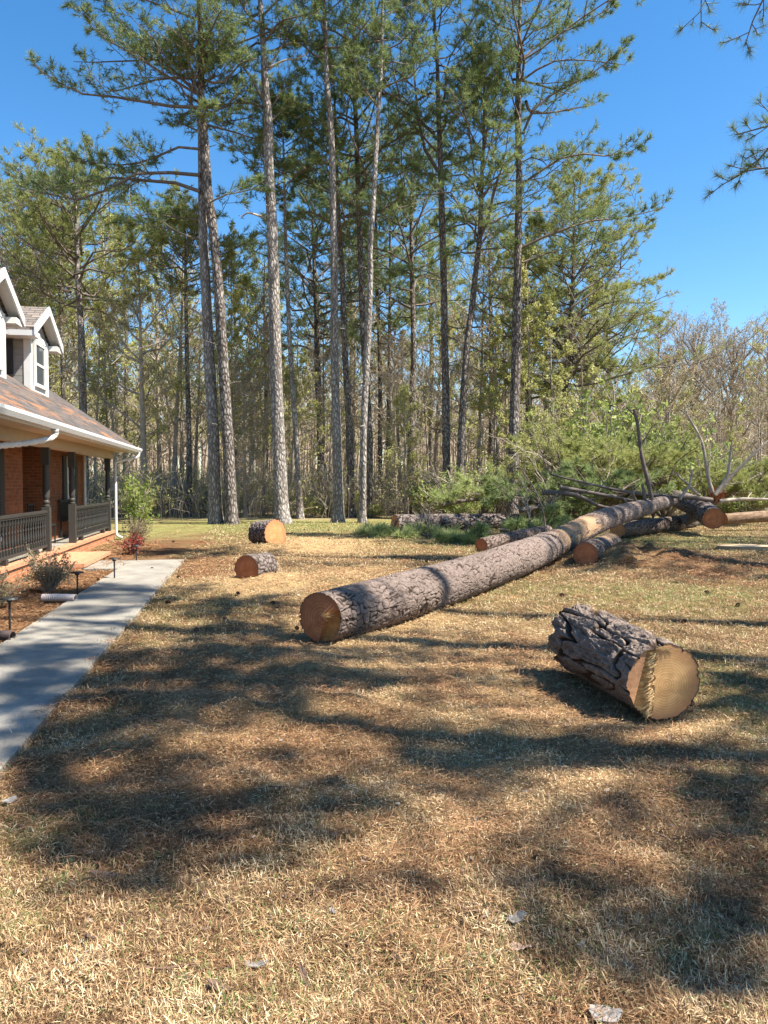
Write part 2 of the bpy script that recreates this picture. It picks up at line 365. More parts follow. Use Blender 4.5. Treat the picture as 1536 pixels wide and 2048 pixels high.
slab([hw(WALK_END - .008, WALK_L1 + .008), hw(WALK_END - .008, 3.15), hw(15.4, 3.15), hw(15.4, WALK_L1 + .008)])
tag(link('path', g.mesh('path', [M_conc])), kind='structure')

# ------------------------------------------------------------ lawn thatch
def blades(name, N, seed, pick, ln, wd_, el, mat, dmax, label, cat, lo=1.7, bow=0.):
    r = rs(seed)
    d = lo * (dmax / lo) ** r.rand(N); x = d * (r.rand(N) * 2 - 1) * .68; y = d
    s1, L1 = hs_(x, y); sw_, st_, gn_ = masks(x, y)
    ok = ~((L1 > WALK_L0 - .01 + .07 * np.abs(r.randn(N))) & (L1 < WALK_L1 + .0 - .05 * np.abs(r.randn(N)))) & (L1 < 3.95)
    bd = (L1 > WALK_L1)
    global _x, _y
    _x, _y = x, y
    if name == 'pine_straw': ok |= (r.rand(N) < .035) & (L1 < 3.9)
    keep, a = pick(r, sw_, st_, gn_, bd, d)
    ok &= keep
    x, y, d, a = x[ok], y[ok], d[ok], a[ok]; n = len(x)
    z = gh(x, y) + .002
    az = r.rand(n) * 2 * math.pi; e = R(1) * (el[0] + (el[1] - el[0]) * r.rand(n) ** 1.6)
    l = ln[0] + (ln[1] - ln[0]) * r.rand(n); l = l * np.clip(.8 + d * .05, 1, 1.7)
    ww = np.maximum(wd_, .00085 * d) * (.6 + .8 * r.rand(n))
    P = np.stack([x, y, z + r.rand(n) * .012], -1); D = np.stack([np.cos(az) * np.cos(e), np.sin(az) * np.cos(e), np.sin(e)], -1)
    W_ = np.stack([-np.sin(az), np.cos(az), (r.rand(n) - .5) * 1.2], -1) * (ww / 2)[:, None]
    G = Geo(); 
    mid = P + D * (l * .55)[:, None] + np.stack([-np.sin(az), np.cos(az), np.ones(n) * .6], -1) * (l * bow * (r.rand(n) - .3))[:, None]
    tip = P + D * l[:, None]; tip[:, 2] -= l * .12
    G.quads(P - W_, mid - W_ * .8, tip, mid + W_ * .8, 0, a)
    return tag(link(name, G.mesh(name, [mat])), label, cat, kind='stuff')
M_thatch = leafmat('dead_grass', [(0, (.11, .055, .03)), (.3, (.33, .20, .10)), (.62, (.62, .44, .24)), (.8, (.82, .68, .44)), (.82, (.11, .15, .04)), (1, (.26, .29, .10))], .25, .7)
M_sawbit = leafmat('sawdust_shavings', [(0, (.26, .12, .05)), (.4, (.62, .40, .19)), (1, (.88, .70, .43))], .15, .75)
M_strawn = leafmat('fallen_pine_straw', [(0, (.14, .065, .03)), (.5, (.30, .15, .07)), (1, (.46, .28, .14))], .15, .7)
def pk_grass(r, sw_, st_, gn_, bd, d):
    n = len(sw_); isg = r.rand(n) < (.05 + .5 * gn_)
    cl = np.clip((fbm(_x * 5, _y * 5, 91, 3) - .5) * 3, -1, 1); a = np.where(isg, .83 + .17 * r.rand(n), .8 * np.clip(r.rand(n) * .9 + .05 + .30 * cl - .25 * st_, 0, 1))
    return (r.rand(n) > sw_ * .93) & (r.rand(n) > st_ * .8) & ~bd, a
def pk_saw(r, sw_, st_, gn_, bd, d):
    n = len(sw_); return (r.rand(n) < sw_ * 1.2 + .10) & ~bd, r.rand(n)
def pk_straw(r, sw_, st_, gn_, bd, d):
    n = len(sw_); return (r.rand(n) < st_ * 1.2 + .10 + bd * .9), r.rand(n)
blades('grass', 620000, 1, pk_grass, (.018, .06), .0034, (4, 75), M_thatch, 33., 'dry mown grass with green blades over the whole front lawn', 'grass')
blades('sawdust', 380000, 2, pk_saw, (.009, .034), .0045, (0, 35), M_sawbit, 27., 'pale sawdust and shavings strewn around the logs', 'sawdust')
blades('pine_straw', 240000, 3, pk_straw, (.06, .17), .0019, (0, 24), M_strawn, 22., 'rusty fallen pine straw over lawn and flower bed', 'pine straw', bow=.25)

r = rs(19); n = 2600; d = 2.0 * (16 / 2.0) ** r.rand(n); x = d * (r.rand(n) * 2 - 1) * .62; s1, L1 = hs_(x, d); ok = (L1 < WALK_L0 - .05); x, d = x[ok], d[ok]; n = len(x); G = Geo()
P = np.stack([x, d, gh(x, d) + .012], -1); az = r.rand(n) * 6.28; sz = r.uniform(.005, .018, n) * (1 + .05 * d); D = np.stack([np.cos(az), np.sin(az), r.randn(n) * .25], -1) * sz[:, None]; W_ = np.stack([-np.sin(az), np.cos(az), r.randn(n) * .3], -1) * (sz * r.uniform(.25, .7, n))[:, None]
G.quads(P - D, P - W_, P + D * 1.2, P + W_ * .8, 0, r.rand(n)); tag(link('bark_litter', G.mesh('bark_litter', [leafmat('bark_litter', [(0, (.04, .025, .02)), (.55, (.14, .085, .055)), (.8, (.25, .22, .20)), (1, (.5, .38, .25))], .0, .8)])), 'small dark bark crumbs and leaf bits strewn over the lawn', 'bark litter', kind='stuff')

# ------------------------------------------------------------ trees
def smooth_line(P, n):
    P = np.asarray(P, float); k = len(P)
    if k == 2:
        tt = np.linspace(0, 1, n)[:, None]; return P[0] * (1 - tt) + P[1] * tt
    seg = np.concatenate([[0], np.cumsum(np.linalg.norm(np.diff(P[:, :3], axis=0), axis=1))]); tt = np.linspace(0, seg[-1], n)
    i = np.clip(np.searchsorted(seg, tt, 'right') - 1, 0, k - 2); u = ((tt - seg[i]) / (seg[i + 1] - seg[i]))[:, None]
    p1 = P[i]; p2 = P[i + 1]; p0 = P[np.maximum(i - 1, 0)]; p3 = P[np.minimum(i + 2, k - 1)]
    return .5 * (2 * p1 + (p2 - p0) * u + (2 * p0 - 5 * p1 + 4 * p2 - p3) * u * u + (3 * p1 - p0 - 3 * p2 + p3) * u ** 3)
def perp(D, r):
    q = r.randn(*D.shape); return nrm(q - (q * D).sum(-1, keepdims=True) * D)
def needles(G, P, D, r, k=12, ln=.24, wd_=.02, mat=1, spread=1.1, tone=None):
    n = len(P)
    if n == 0: return
    tone = r.rand(n) if tone is None else tone
    Pn = np.repeat(P, k, 0); Dn = np.repeat(D, k, 0)
    off = perp(Dn, r) * np.tan(np.minimum(1.35, .15 + spread * r.rand(n * k)))[:, None] 
    d = nrm(Dn + off); d[:, 2] -= .08; d = nrm(d)
    base = Pn - Dn * (r.rand(n * k) * ln * .55)[:, None]
    l = ln * (.7 + .5 * r.rand(n * k)); W_ = perp(d, r) * (wd_ / 2)
    G.tris(base - W_, base + W_, base + d * l[:, None], mat, np.clip(np.repeat(tone, k) * .75 + r.rand(n * k) * .25, 0, 1))
def side(P, r, n, f0, f1, lf, ang, flat=.35, up=.15, pts=4, taper=True):
    """n side shoots on each polyline of P (m,k,3): returns (m*n,pts,3) and their length"""
    m, k, _ = P.shape
    L = np.linalg.norm(np.diff(P, axis=1), axis=2).sum(1)
    f = f0 + (f1 - f0) * (np.arange(n)[None, :] + r.rand(m, n)) / n
    q = f * (k - 1); i = np.minimum(q.astype(int), k - 2); u = (q - i)[..., None]
    mi = np.arange(m)[:, None]
    base = P[mi, i] * (1 - u) + P[mi, i + 1] * u; tan = nrm(P[mi, i + 1] - P[mi, i])
    upv = np.array([0, 0, 1.]); hor = np.cross(tan, upv); hor = nrm(hor + 1e-4)
    sg = np.where((np.arange(n)[None, :] + r.randint(0, 2, (m, 1))) % 2 == 0, 1., -1.)[..., None]
    a = ang * (.75 + .5 * r.rand(m, n))[..., None]
    v_ = hor * sg + flat * r.randn(m, n, 3); v_ = nrm(v_ - (v_ * tan).sum(-1, keepdims=True) * tan)
    d = nrm(tan * np.cos(a) + v_ * np.sin(a)); d[..., 2] += up
    d = nrm(d)
    l = lf * L[:, None] * ((1.15 - .75 * f) if taper else 1) * (.6 + .7 * r.rand(m, n))
    d = d.reshape(-1, 3); base = base.reshape(-1, 3); l = l.reshape(-1)
    tt = np.linspace(0, 1, pts)[None, :, None]
    bend = r.randn(len(d), 1, 3) * .12; bend[..., 2] += up * .8
    return base[:, None, :] + l[:, None, None] * (d[:, None, :] * tt + bend * tt ** 2), l
def limb_set(G, br, rad, r, ns=9, nt_=5, ndl=12, nl=.24, nw=.02, tuft2=True, mat_l=0, mat_n=1, dens=1., lf2=.34, up=.12, tone0=0.):
    m = len(br)
    if m == 0: return
    tt = np.linspace(1, .22, br.shape[1])[None, :]
    G.tubes(br, rad[:, None] * tt, 5, mat_l)
    s2, l2 = side(br, r, ns, .22, 1.0, lf2, 1.0, .4, up, 4)
    G.tubes(s2, np.maximum(.012, l2[:, None] * .014) * np.linspace(1, .5, 4)[None], 3, mat_l)
    s3, l3 = side(s2, r, nt_, .2, 1.0, .42, .9, .6, .2, 3)
    l3 = np.maximum(l3, .12)
    G.tubes(s3, .007 * np.ones((len(s3), 3)), 3, mat_l)
    tipb = np.concatenate([br[:, -1:], br[:, -1:]], 1)[:, 0]
    P = np.concatenate([s3[:, -1], s2[:, -1]]); D = np.concatenate([nrm(s3[:, -1] - s3[:, -2]), nrm(s2[:, -1] - s2[:, -2])])
    if tuft2:
        P = np.concatenate([P, s3[:, 1]]); D = np.concatenate([D, nrm(s3[:, 2] - s3[:, 1])])
    keep = r.rand(len(P)) < dens
    bt = np.clip(tone0 + .15 + .6 * fbm(P[:, 0] * .8 + P[:, 1] * .3, P[:, 2] * .8, 77) + .35 * (r.rand(len(P)) - .3), 0, .96)
    bt = bt[keep]; needles(G, P[keep], D[keep], r, ndl, nl, nw, mat_n, 1.15, bt)
def pine(name, label, pts, d, seed, crown, group=None, bark=0, mats=None, custom=(), dead=(), top=None):
    """pts: (px, py, width px) from base to top; d: distance; crown: dict"""
    r = rs(seed)
    W_ = np.array([np.append(at(px, py, d), w_ / FPX * d / 2) for px, py, w_ in pts])
    base = W_[0].copy(); W_[0, 2] = -.05
    if top:                                            # extend above the frame
        dirn = W_[-1, :3] - W_[-2, :3]; dirn /= np.linalg.norm(dirn)
        W_ = np.vstack([W_, np.append(W_[-1, :3] + dirn * top * .6, W_[-1, 3] * .55), np.append(W_[-1, :3] + dirn * top, .02)])
    W_[0, 3] *= 1.0
    root = thing(name, label, 'tree', (base[0], base[1], 0), group=group)
    o3 = np.array([base[0], base[1], 0])
    L = smooth_line(W_, 46); L[:, :3] -= o3
    L[:, 3] = np.maximum(L[:, 3], .012)
    G = Geo(); sides = 16
    ring = np.linspace(0, 2 * math.pi, sides, endpoint=False)
    zz = L[:, 2:3]; wob = 1 + .05 * np.sin(3 * ring[None] + zz * .7 + seed) + .04 * (vnoise(ring[None] * 2 + 3, zz * 3, seed) - .5) + .55 * np.exp(-np.maximum(zz, 0) / .28) * (.6 + .4 * np.cos(5 * ring[None] + seed))
    V = np.stack([L[:, 0:1] + L[:, 3:4] * wob * np.cos(ring), L[:, 1:2] + L[:, 3:4] * wob * np.sin(ring), np.broadcast_to(zz, (46, sides))], -1)
    q = np.arange(sides); j = np.arange(45)[:, None] * sides
    G.add(V, np.stack([j + q, j + (q + 1) % sides, j + sides + (q + 1) % sides, j + sides + q], -1).reshape(-1, 4))
    ns9 = 9; zs_ = r.uniform(3.5, max(6, crown['z0']), ns9); a9 = r.rand(ns9) * 6.28; l9 = r.uniform(.15, .7, ns9); b9 = np.stack([np.interp(zs_, L[:, 2], L[:, 0]), np.interp(zs_, L[:, 2], L[:, 1]), zs_], -1)
    d9 = np.stack([np.cos(a9), np.sin(a9), r.uniform(-.2, .5, ns9)], -1) * (l9 + np.interp(zs_, L[:, 2], L[:, 3]))[:, None]; G.tubes(np.stack([b9, b9 + d9 * .6, b9 + d9 + r.randn(ns9, 3) * .04], 1), np.array([[.028, .02, .012]]) * np.ones((ns9, 1)), 5)
    link('trunk', G.mesh('trunk', [M_barkd if bark else M_bark], True), root)
    H = L[-1, 2]; c = crown
    n = c['n']; z0 = c['z0']; tt = (np.arange(n) + r.rand(n) * .9) / n; tt = tt ** c.get('pw', .9)
    z = z0 + (H * .985 - z0) * tt
    cx = np.interp(z, L[:, 2], L[:, 0]); cy = np.interp(z, L[:, 2], L[:, 1]); cr = np.interp(z, L[:, 2], L[:, 3])
    az = np.arange(n) * 2.4 + r.randn(n) * .5 + seed
    prof = np.clip(np.minimum(.55 + tt * 2.2, 1.0) * (1.05 - tt) ** .55 + .12, .15, 1)
    ln = c['len'] * prof * (.65 + .6 * r.rand(n))
    bias = c.get('bias', 0)                            # longer limbs on one side
    ln = ln * (1 + bias * np.cos(az))
    el = R(1) * (c.get('e0', 5) + (c.get('e1', 50) - c.get('e0', 5)) * tt + r.randn(n) * 10)
    D = np.stack([np.cos(az) * np.cos(el), np.sin(az) * np.cos(el), np.sin(el)], -1)
    u = np.linspace(0, 1, 7)[None, :, None]
    B = np.stack([cx, cy, z], -1)[:, None, :]; bend = r.randn(n, 1, 3) * .16; bend[..., 2] += c.get('bend', .12)
    br = B + ln[:, None, None] * (D[:, None, :] * u + bend * u * u + .05 * np.sin(u * 7 + r.rand(n, 1, 1) * 6) * r.randn(n, 1, 3))
    rad = np.minimum(cr * .55, .012 + ln * .016)
    mm = mats or [M_limb, M_needle]
    G = Geo()
    limb_set(G, br, rad, r, c.get('ns', 9), c.get('nt', 5), c.get('k', 12), c.get('nl', .27), c.get('nw', .022), dens=c.get('dens', 1.) * (.6 if d > 50 else .85), up=c.get('up', .12), lf2=c.get('lf2', .34), tone0=c.get('tone', 0))
    if len(custom):
        cb = []; cr_ = []
        for line in custom:
            k = len(line); dd = d + r.uniform(-.7, .7)
            w3 = np.array([at(px, py, d + (dd - d) * i_ / (k - 1) * 2 + (r.randn() * .25 if i_ else 0)) for i_, (px, py) in enumerate(line)]) - o3
            cb.append(smooth_line(w3, 7)); cr_.append(.015 + .009 * np.linalg.norm(w3[-1] - w3[0]))
        cb = np.array(cb); cr_ = np.array(cr_); cl_ = np.linalg.norm(cb[:, -1] - cb[:, 0], axis=1)
        for sel, ns_c, dn in ((cl_ > 4.5, 19, .95), ((cl_ <= 4.5) & (cl_ > 2.2), 10, .75), (cl_ <= 2.2, 5, .6)):
            if sel.any(): limb_set(G, cb[sel], cr_[sel], r, ns_c, 6 if ns_c > 9 else 4, c.get('k', 12), .27, c.get('nw', .022), dens=dn, tone0=c.get('tone', 0), lf2=.22 if ns_c > 12 else .36)
    link('crown', G.mesh('crown', mm), root)
    for line in dead:
        w3 = smooth_line(np.array([at(px, py, d) for px, py in line]) - o3 + r.randn(len(line), 3) * [[.0, .3, 0]] * (np.arange(len(line))[:, None] > 0), 8)
        G = Geo(); rr = .05 * np.linspace(1, .3, 8); G.tubes(w3[None], rr[None], 6)
        sd_, ld = side(w3[None], r, 6, .3, 1, .35, .8, .6, .1, 4); G.tubes(sd_, .013 * np.ones((6, 4)), 4)
        link('dead_branch', G.mesh('dead_branch', [M_deadlimb], True), root)
    return root
def C(z0, n, ln, **k): return dict(z0=z0, n=n, len=ln, **k)

pine('pine_tree', 'pale grey pine trunk just left of its darker leaning twin, nearest the house', [(432, 1047, 26), (425, 850, 23), (413, 600, 20), (405, 450, 17), (404, 380, 15), (401, 250, 10)], 31.8, 11,
     C(16, 26, 3.2, dens=.8), custom=[[(404, 480), (370, 470), (330, 455), (290, 450), (240, 445)], [(405, 440), (360, 436), (300, 428), (245, 440)]], dead=[[(418, 675), (385, 660), (350, 668), (305, 690), (230, 715)], [(416, 640), (400, 630), (385, 618), (368, 612)]], top=3)
pine('pine_tree', 'darker leaning pine just right of its pale grey twin, with the widest limbs', [(463, 1045, 25), (454, 850, 22), (440, 620, 20), (427, 470, 18), (416, 390, 18), (412, 330, 18), (408, 267, 17), (403, 200, 13), (402, 133, 12), (398, 0, 8)], 31.5, 12,
     C(17.5, 34, 5.0, bias=-.15, e0=0, dens=1.), bark=1, custom=[[(401, 383), (370, 368), (300, 362), (225, 355), (160, 365), (60, 385)], [(400, 298), (350, 295), (300, 320), (240, 330), (150, 320)], [(400, 215), (340, 212), (240, 195), (150, 185), (110, 160), (65, 130)],
     [(398, 190), (330, 150), (270, 110), (200, 70), (150, 10)], [(400, 190), (350, 145), (300, 95), (240, 40), (190, -20)], [(401, 350), (340, 345), (260, 350), (170, 400), (30, 370)], [(412, 410), (450, 390), (500, 380), (530, 360)]], top=7)
pine('pine_tree', 'thickest tall pine with light scaly bark, right behind the orange cut log', [(564, 1046, 30), (558, 900, 26), (549, 640, 23), (547, 560, 22), (542, 400, 20), (538, 333, 19), (536, 233, 17), (530, 167, 14), (525, 67, 11), (520, 0, 9)], 32.0, 13,
     C(19, 34, 4.2, e0=15), custom=[[(526, 215), (495, 205), (450, 208), (400, 220), (340, 210)], [(530, 205), (505, 160), (480, 120), (440, 105), (330, 105), (270, 108)], [(535, 225), (560, 190), (580, 160), (620, 120)], [(533, 140), (565, 90), (590, 40), (640, 0)], [(540, 245), (565, 220), (595, 195)]],
     dead=[[(540, 135), (570, 120), (590, 112), (615, 98)], [(528, 435), (500, 433), (480, 433)]], top=7)
pine('pine_tree', 'straight slender pine with reddish scaly bark, fourth tall trunk from the left', [(676, 1041, 23), (674, 872, 18), (669, 693, 16), (668, 500, 14), (665, 333, 13), (660, 233, 11), (653, 150, 9), (650, 0, 6)], 33.0, 14,
     C(19, 32, 3.8, e0=25, e1=60), top=6)
pine('pine_tree', 'dark slim pine close behind the straight reddish one, on its right', [(703, 1030, 15), (698, 837, 14), (689, 693, 12), (685, 550, 11), (680, 480, 10), (675, 400, 8), (673, 333, 7)], 38.0, 15, C(13, 30, 4.6), bark=1, top=5)
pine('pine_tree', 'pale slim pine leaning right, its foot beside the cut pine bough', [(725, 1044, 15), (728, 837, 13), (735, 693, 12), (741, 550, 11), (740, 500, 11), (747, 400, 10), (752, 300, 9), (758, 200, 8), (763, 120, 7), (765, 0, 5)], 32.5, 16, C(17, 28, 3.6, e0=10), top=5)
pine('pine_tree', 'dark pine crossing behind the pale slim one, leaning left', [(739, 1030, 13), (739, 872, 12), (728, 693, 12), (722, 533, 12), (717, 400, 10), (713, 267, 9), (708, 167, 7), (707, 67, 5)], 37.5, 17, C(14, 34, 4.4), bark=1, top=4)
pine('pine_tree', 'thin brown pine deep in the row, left of a similar thin one', [(762, 1022, 9), (760, 900, 9), (760, 730, 8), (753, 550, 7), (752, 430, 5)], 47, 18, C(13, 26, 4), bark=1, top=3)
pine('pine_tree', 'thin brown pine deep in the row, right of a similar thin one', [(775, 1021, 9), (776, 900, 8), (778, 730, 7), (780, 560, 5), (780, 480, 4)], 48, 19, C(9, 30, 4.2, tone=.1), bark=1, top=2)
pine('pine_tree', 'dark pine standing directly behind the left end of the back log', [(819, 1022, 14), (822, 843, 12), (827, 713, 11), (824, 550, 9), (823, 500, 8), (823, 367, 6)], 42, 20, C(10.5, 36, 4.8, tone=.05), bark=1, top=3)
pine('pine_tree', 'tall dark pine with steep upswept limbs, left of the right-leaning trunk', [(894, 1034, 17), (892, 811, 15), (889, 680, 14), (887, 533, 13), (883, 400, 12), (880, 300, 10), (877, 233, 9), (875, 133, 7), (871, 67, 6), (866, 0, 5)], 36, 21, C(15.5, 38, 4.6, e0=10, e1=65, tone=-.1), bark=1,
     custom=[[(878, 345), (850, 300), (835, 220), (825, 100), (820, 0)], [(884, 390), (860, 365), (840, 345)], [(887, 560), (860, 545), (830, 540), (780, 545)]], top=5)
pine('pine_tree', 'pine trunk leaning to the right, topped below the frame edge', [(918, 1034, 17), (922, 900, 15), (925, 827, 14), (933, 696, 13), (944, 615, 12), (951, 550, 11), (960, 467, 10), (963, 367, 8), (968, 267, 6), (968, 150, 3)], 35.5, 22, C(12, 44, 4.2, tone=.05), bark=1)
pine('pine_tree', 'big dark-limbed pine at the right of the row, against open sky', [(1024, 1038, 25), (1026, 931, 22), (1028, 843, 20), (1032, 713, 19), (1035, 567, 16), (1037, 433, 14), (1038, 333, 13), (1036, 233, 12), (1037, 167, 11), (1038, 100, 8), (1040, 0, 6)], 35, 23, C(18, 34, 4.6, e0=10, e1=60, bias=.12, tone=-.12), bark=1,
     custom=[[(1045, 268), (1070, 215), (1120, 180), (1180, 150), (1250, 95)], [(1045, 368), (1100, 330), (1150, 308), (1230, 312), (1290, 290)], [(1045, 495), (1085, 475), (1140, 455), (1190, 440), (1250, 435), (1330, 415)],
             [(1042, 120), (1090, 80), (1150, 55), (1230, 10)], [(1035, 190), (1015, 130), (1000, 80), (980, 10)], [(1045, 525), (1100, 505), (1160, 490), (1210, 470)], [(1045, 160), (1100, 125), (1160, 120), (1250, 130)]], top=6)
pine('pine_tree', 'bushy pine half hidden right behind the big dark-limbed trunk', [(1064, 1020, 14), (1060, 885, 13), (1055, 745, 12), (1055, 648, 9), (1053, 540, 6), (1053, 470, 3)], 46, 24, C(6.5, 44, 5.5, tone=.15, bend=.05), bark=1, mats=[M_limb, M_needley])
pine('pine_tree', 'bushiest wide-limbed pine standing furthest right, limbs sweeping right', [(1116, 1025, 14), (1123, 900, 13), (1131, 778, 12), (1140, 680, 10), (1146, 550, 7), (1148, 467, 5), (1150, 370, 2)], 42, 25, C(6, 64, 5.6, tone=.12, bias=.15, e0=0, e1=40, dens=1.), bark=1, mats=[M_limb, M_needley],
     custom=[[(1143, 640), (1180, 610), (1240, 580), (1330, 555)], [(1135, 745), (1190, 730), (1250, 740), (1300, 720)], [(1146, 560), (1200, 500), (1250, 470), (1300, 460)], [(1132, 690), (1190, 670), (1260, 640), (1320, 640)]])
pine('pine_tree', 'yellow-green pine rising directly behind the dormer roofs', [(172, 1030, 17), (166, 814, 15), (164, 740, 15), (161, 638, 12), (156, 565, 10), (153, 467, 8), (152, 400, 5), (150, 350, 3)], 40, 26, C(10.5, 44, 5.4, tone=.1, e0=0, e1=50), mats=[M_limb, M_needley])
pine('pine_tree', 'thin dark pine rising just right of the nearer dormer', [(118, 1020, 10), (122, 850, 9), (126, 780, 8), (122, 650, 6), (120, 520, 4)], 46, 27, C(11, 32, 4.2, tone=.1), bark=1, mats=[M_limb, M_needley], top=2)
pine('pine_tree', 'slim grey pine between the thickest trunk and the straight reddish one', [(601, 1037, 14), (594, 908, 11), (587, 801, 10), (580, 693, 9), (574, 550, 8), (570, 440, 6), (567, 300, 4)], 36.5, 28, C(15, 32, 3.4), top=2)
pine('pine_tree', 'stout bushy dark-needled pine behind the slim grey one', [(644, 1022, 14), (640, 872, 13), (635, 729, 12), (633, 622, 10), (628, 520, 7), (625, 440, 4)], 46, 29, C(9.5, 46, 5.0, tone=-.15), bark=1, top=2)
pine('pine_tree', 'shorter yellow-green pine half hidden by the two left trunks', [(378, 1036, 11), (378, 872, 10), (375, 755, 9), (372, 620, 7), (370, 480, 4)], 39, 30, C(11, 34, 4.0, tone=.12), bark=1, mats=[M_limb, M_needley], top=1)
pine('pine_tree', 'yellow-green pine crown at the far left frame edge', [(30, 1020, 14), (32, 700, 12), (34, 560, 9), (36, 470, 5)], 48, 31, C(9, 44, 5.5, tone=.1), mats=[M_limb, M_needley], top=2)
for i_, (px, d_, H_, lab, tn) in enumerate([(250, 58, 21, 'distant rounded pine behind the bare oak near the house', .1), (470, 60, 20, 'distant dark pine behind the gap of the two left trunks', -.1), (530, 52, 17, 'low dark pine deep behind the thickest trunk', -.1),
        (700, 60, 24, 'far pine seen between the crossing slim trunks', .05), (860, 62, 23, 'far yellow-green pine left of the upswept pine', .1), (980, 55, 21, 'far pine filling the gap before the big dark-limbed pine', .1), (1215, 56, 17, 'low far pine below the bushiest crown, on its right', .1), (1090, 62, 19, 'far pine behind the two bushy right pines', .0)]):
    b0 = gp(px, 968 + CH * FPX / d_); tp = 968 - (H_ - CH) * FPX / d_
    pine('pine_tree', lab, [(px, b0[2] + 968 + CH * FPX / d_, 10), (px + 3, (968 + tp) / 2, 8), (px - 2, tp + 90, 4), (px, tp, 1.5)], d_, 60 + i_, C(H_ * .5, 30, 4.2, tone=tn, k=9, nw=.03, nl=.3, nt=4, dens=.7), bark=1, mats=[M_limb, M_needley if tn > 0 else M_needle])

# pines beyond the right frame edge: they reach into the sky at the corner; unseen needle clumps are placed to cast the lawn shade mapped below
SH = """
1190 2233653222211122
1240 4443664333211222
1290 7666776554310024
1340 8678887655410008
1390 9678763243100006
1440 9976522444300014
1490 8765354368777345
1540 7665555555500279
1590 6777766522344569
1640 5676656211232368
1690 4665432111452235
1740 2343211331344334
1790 1111100212234567
1840 1001000212245677
1890 0000000101234566
1940 0000000000012455
2000 0000000000001234""".split()
SY = np.array([float(v_) for v_ in SH[0::2]]); SM = np.array([[int(ch) for ch in row] for row in SH[1::2]]) / 9.
TR = [(10.2, 14.2, 22), (14.6, 0.95, 29), (12.6, 4.45, 28), (17.0, -5.5, 28), (15.0, 5.85, 28)]
TL = ['near pine reaching its needle sprigs into the right frame edge', 'pine behind the viewer on the right that shades the lawn', 'pine right of the frame beside the sawn block', 'second pine behind the viewer that shades the walk', 'pine right of the frame level with the long log']
r = rs(5); tg = [[] for _ in TR]
cells = []
for a in range(len(SY) - 1):
    for c_ in range(16):
        y0, y1 = SY[a], SY[a + 1]; x0, x1 = c_ * 96, c_ * 96 + 96
        p = gp((x0 + x1) / 2, (y0 + y1) / 2); dy = gp(800, y0)[1] - gp(800, y1)[1]; dx = 96 / FPX * p[1]
        cells.append((p, dx, dy, SM[a, c_]))
nodes = [[] for _ in TR]; tuf = [[] for _ in TR]
for p, dx, dy, o_ in cells:
    o_ = min(1., max(0., (o_ - .24) / .48))
    if o_ < .06: continue
    hgt = 10.5 + 4.5 * float(vnoise(p[0] * .45 + 3, p[1] * .45, 90)) + 0.
    ctr = p + S * (hgt / S[2])
    k = int(np.argmin([math.hypot(ctr[0] - T[0], (ctr[1] - T[1])) for T in TR]))
    area = dx * dy; lai = -math.log(max(.03, 1 - .97 * o_ ** .9)); n = max(2, int(area * lai * (19 + 24 * o_) + r.rand()))
    q = np.stack([p[0] + (r.rand(n) - .5) * dx * .95, p[1] + (r.rand(n) - .5) * dy * .9, np.zeros(n)], -1)
    hh = hgt + r.randn(n) * .35; q = q + S[None] * (hh / S[2])[:, None]
    nodes[k].append(ctr - [0, 0, .25]); tuf[k].append(q)
SKY_SPRIG = {0: [[(1700, 250), (1600, 260), (1536, 290), (1510, 330), (1440, 372)], [(1700, 150), (1620, 230), (1560, 245), (1500, 262), (1470, 270)], [(1650, -200), (1570, -60), (1520, 5), (1500, 60), (1490, 90)], [(1600, -250), (1480, -120), (1410, -60), (1403, 20), (1402, 55)],
                  [(1700, 320), (1600, 330), (1536, 335), (1480, 345)]]}
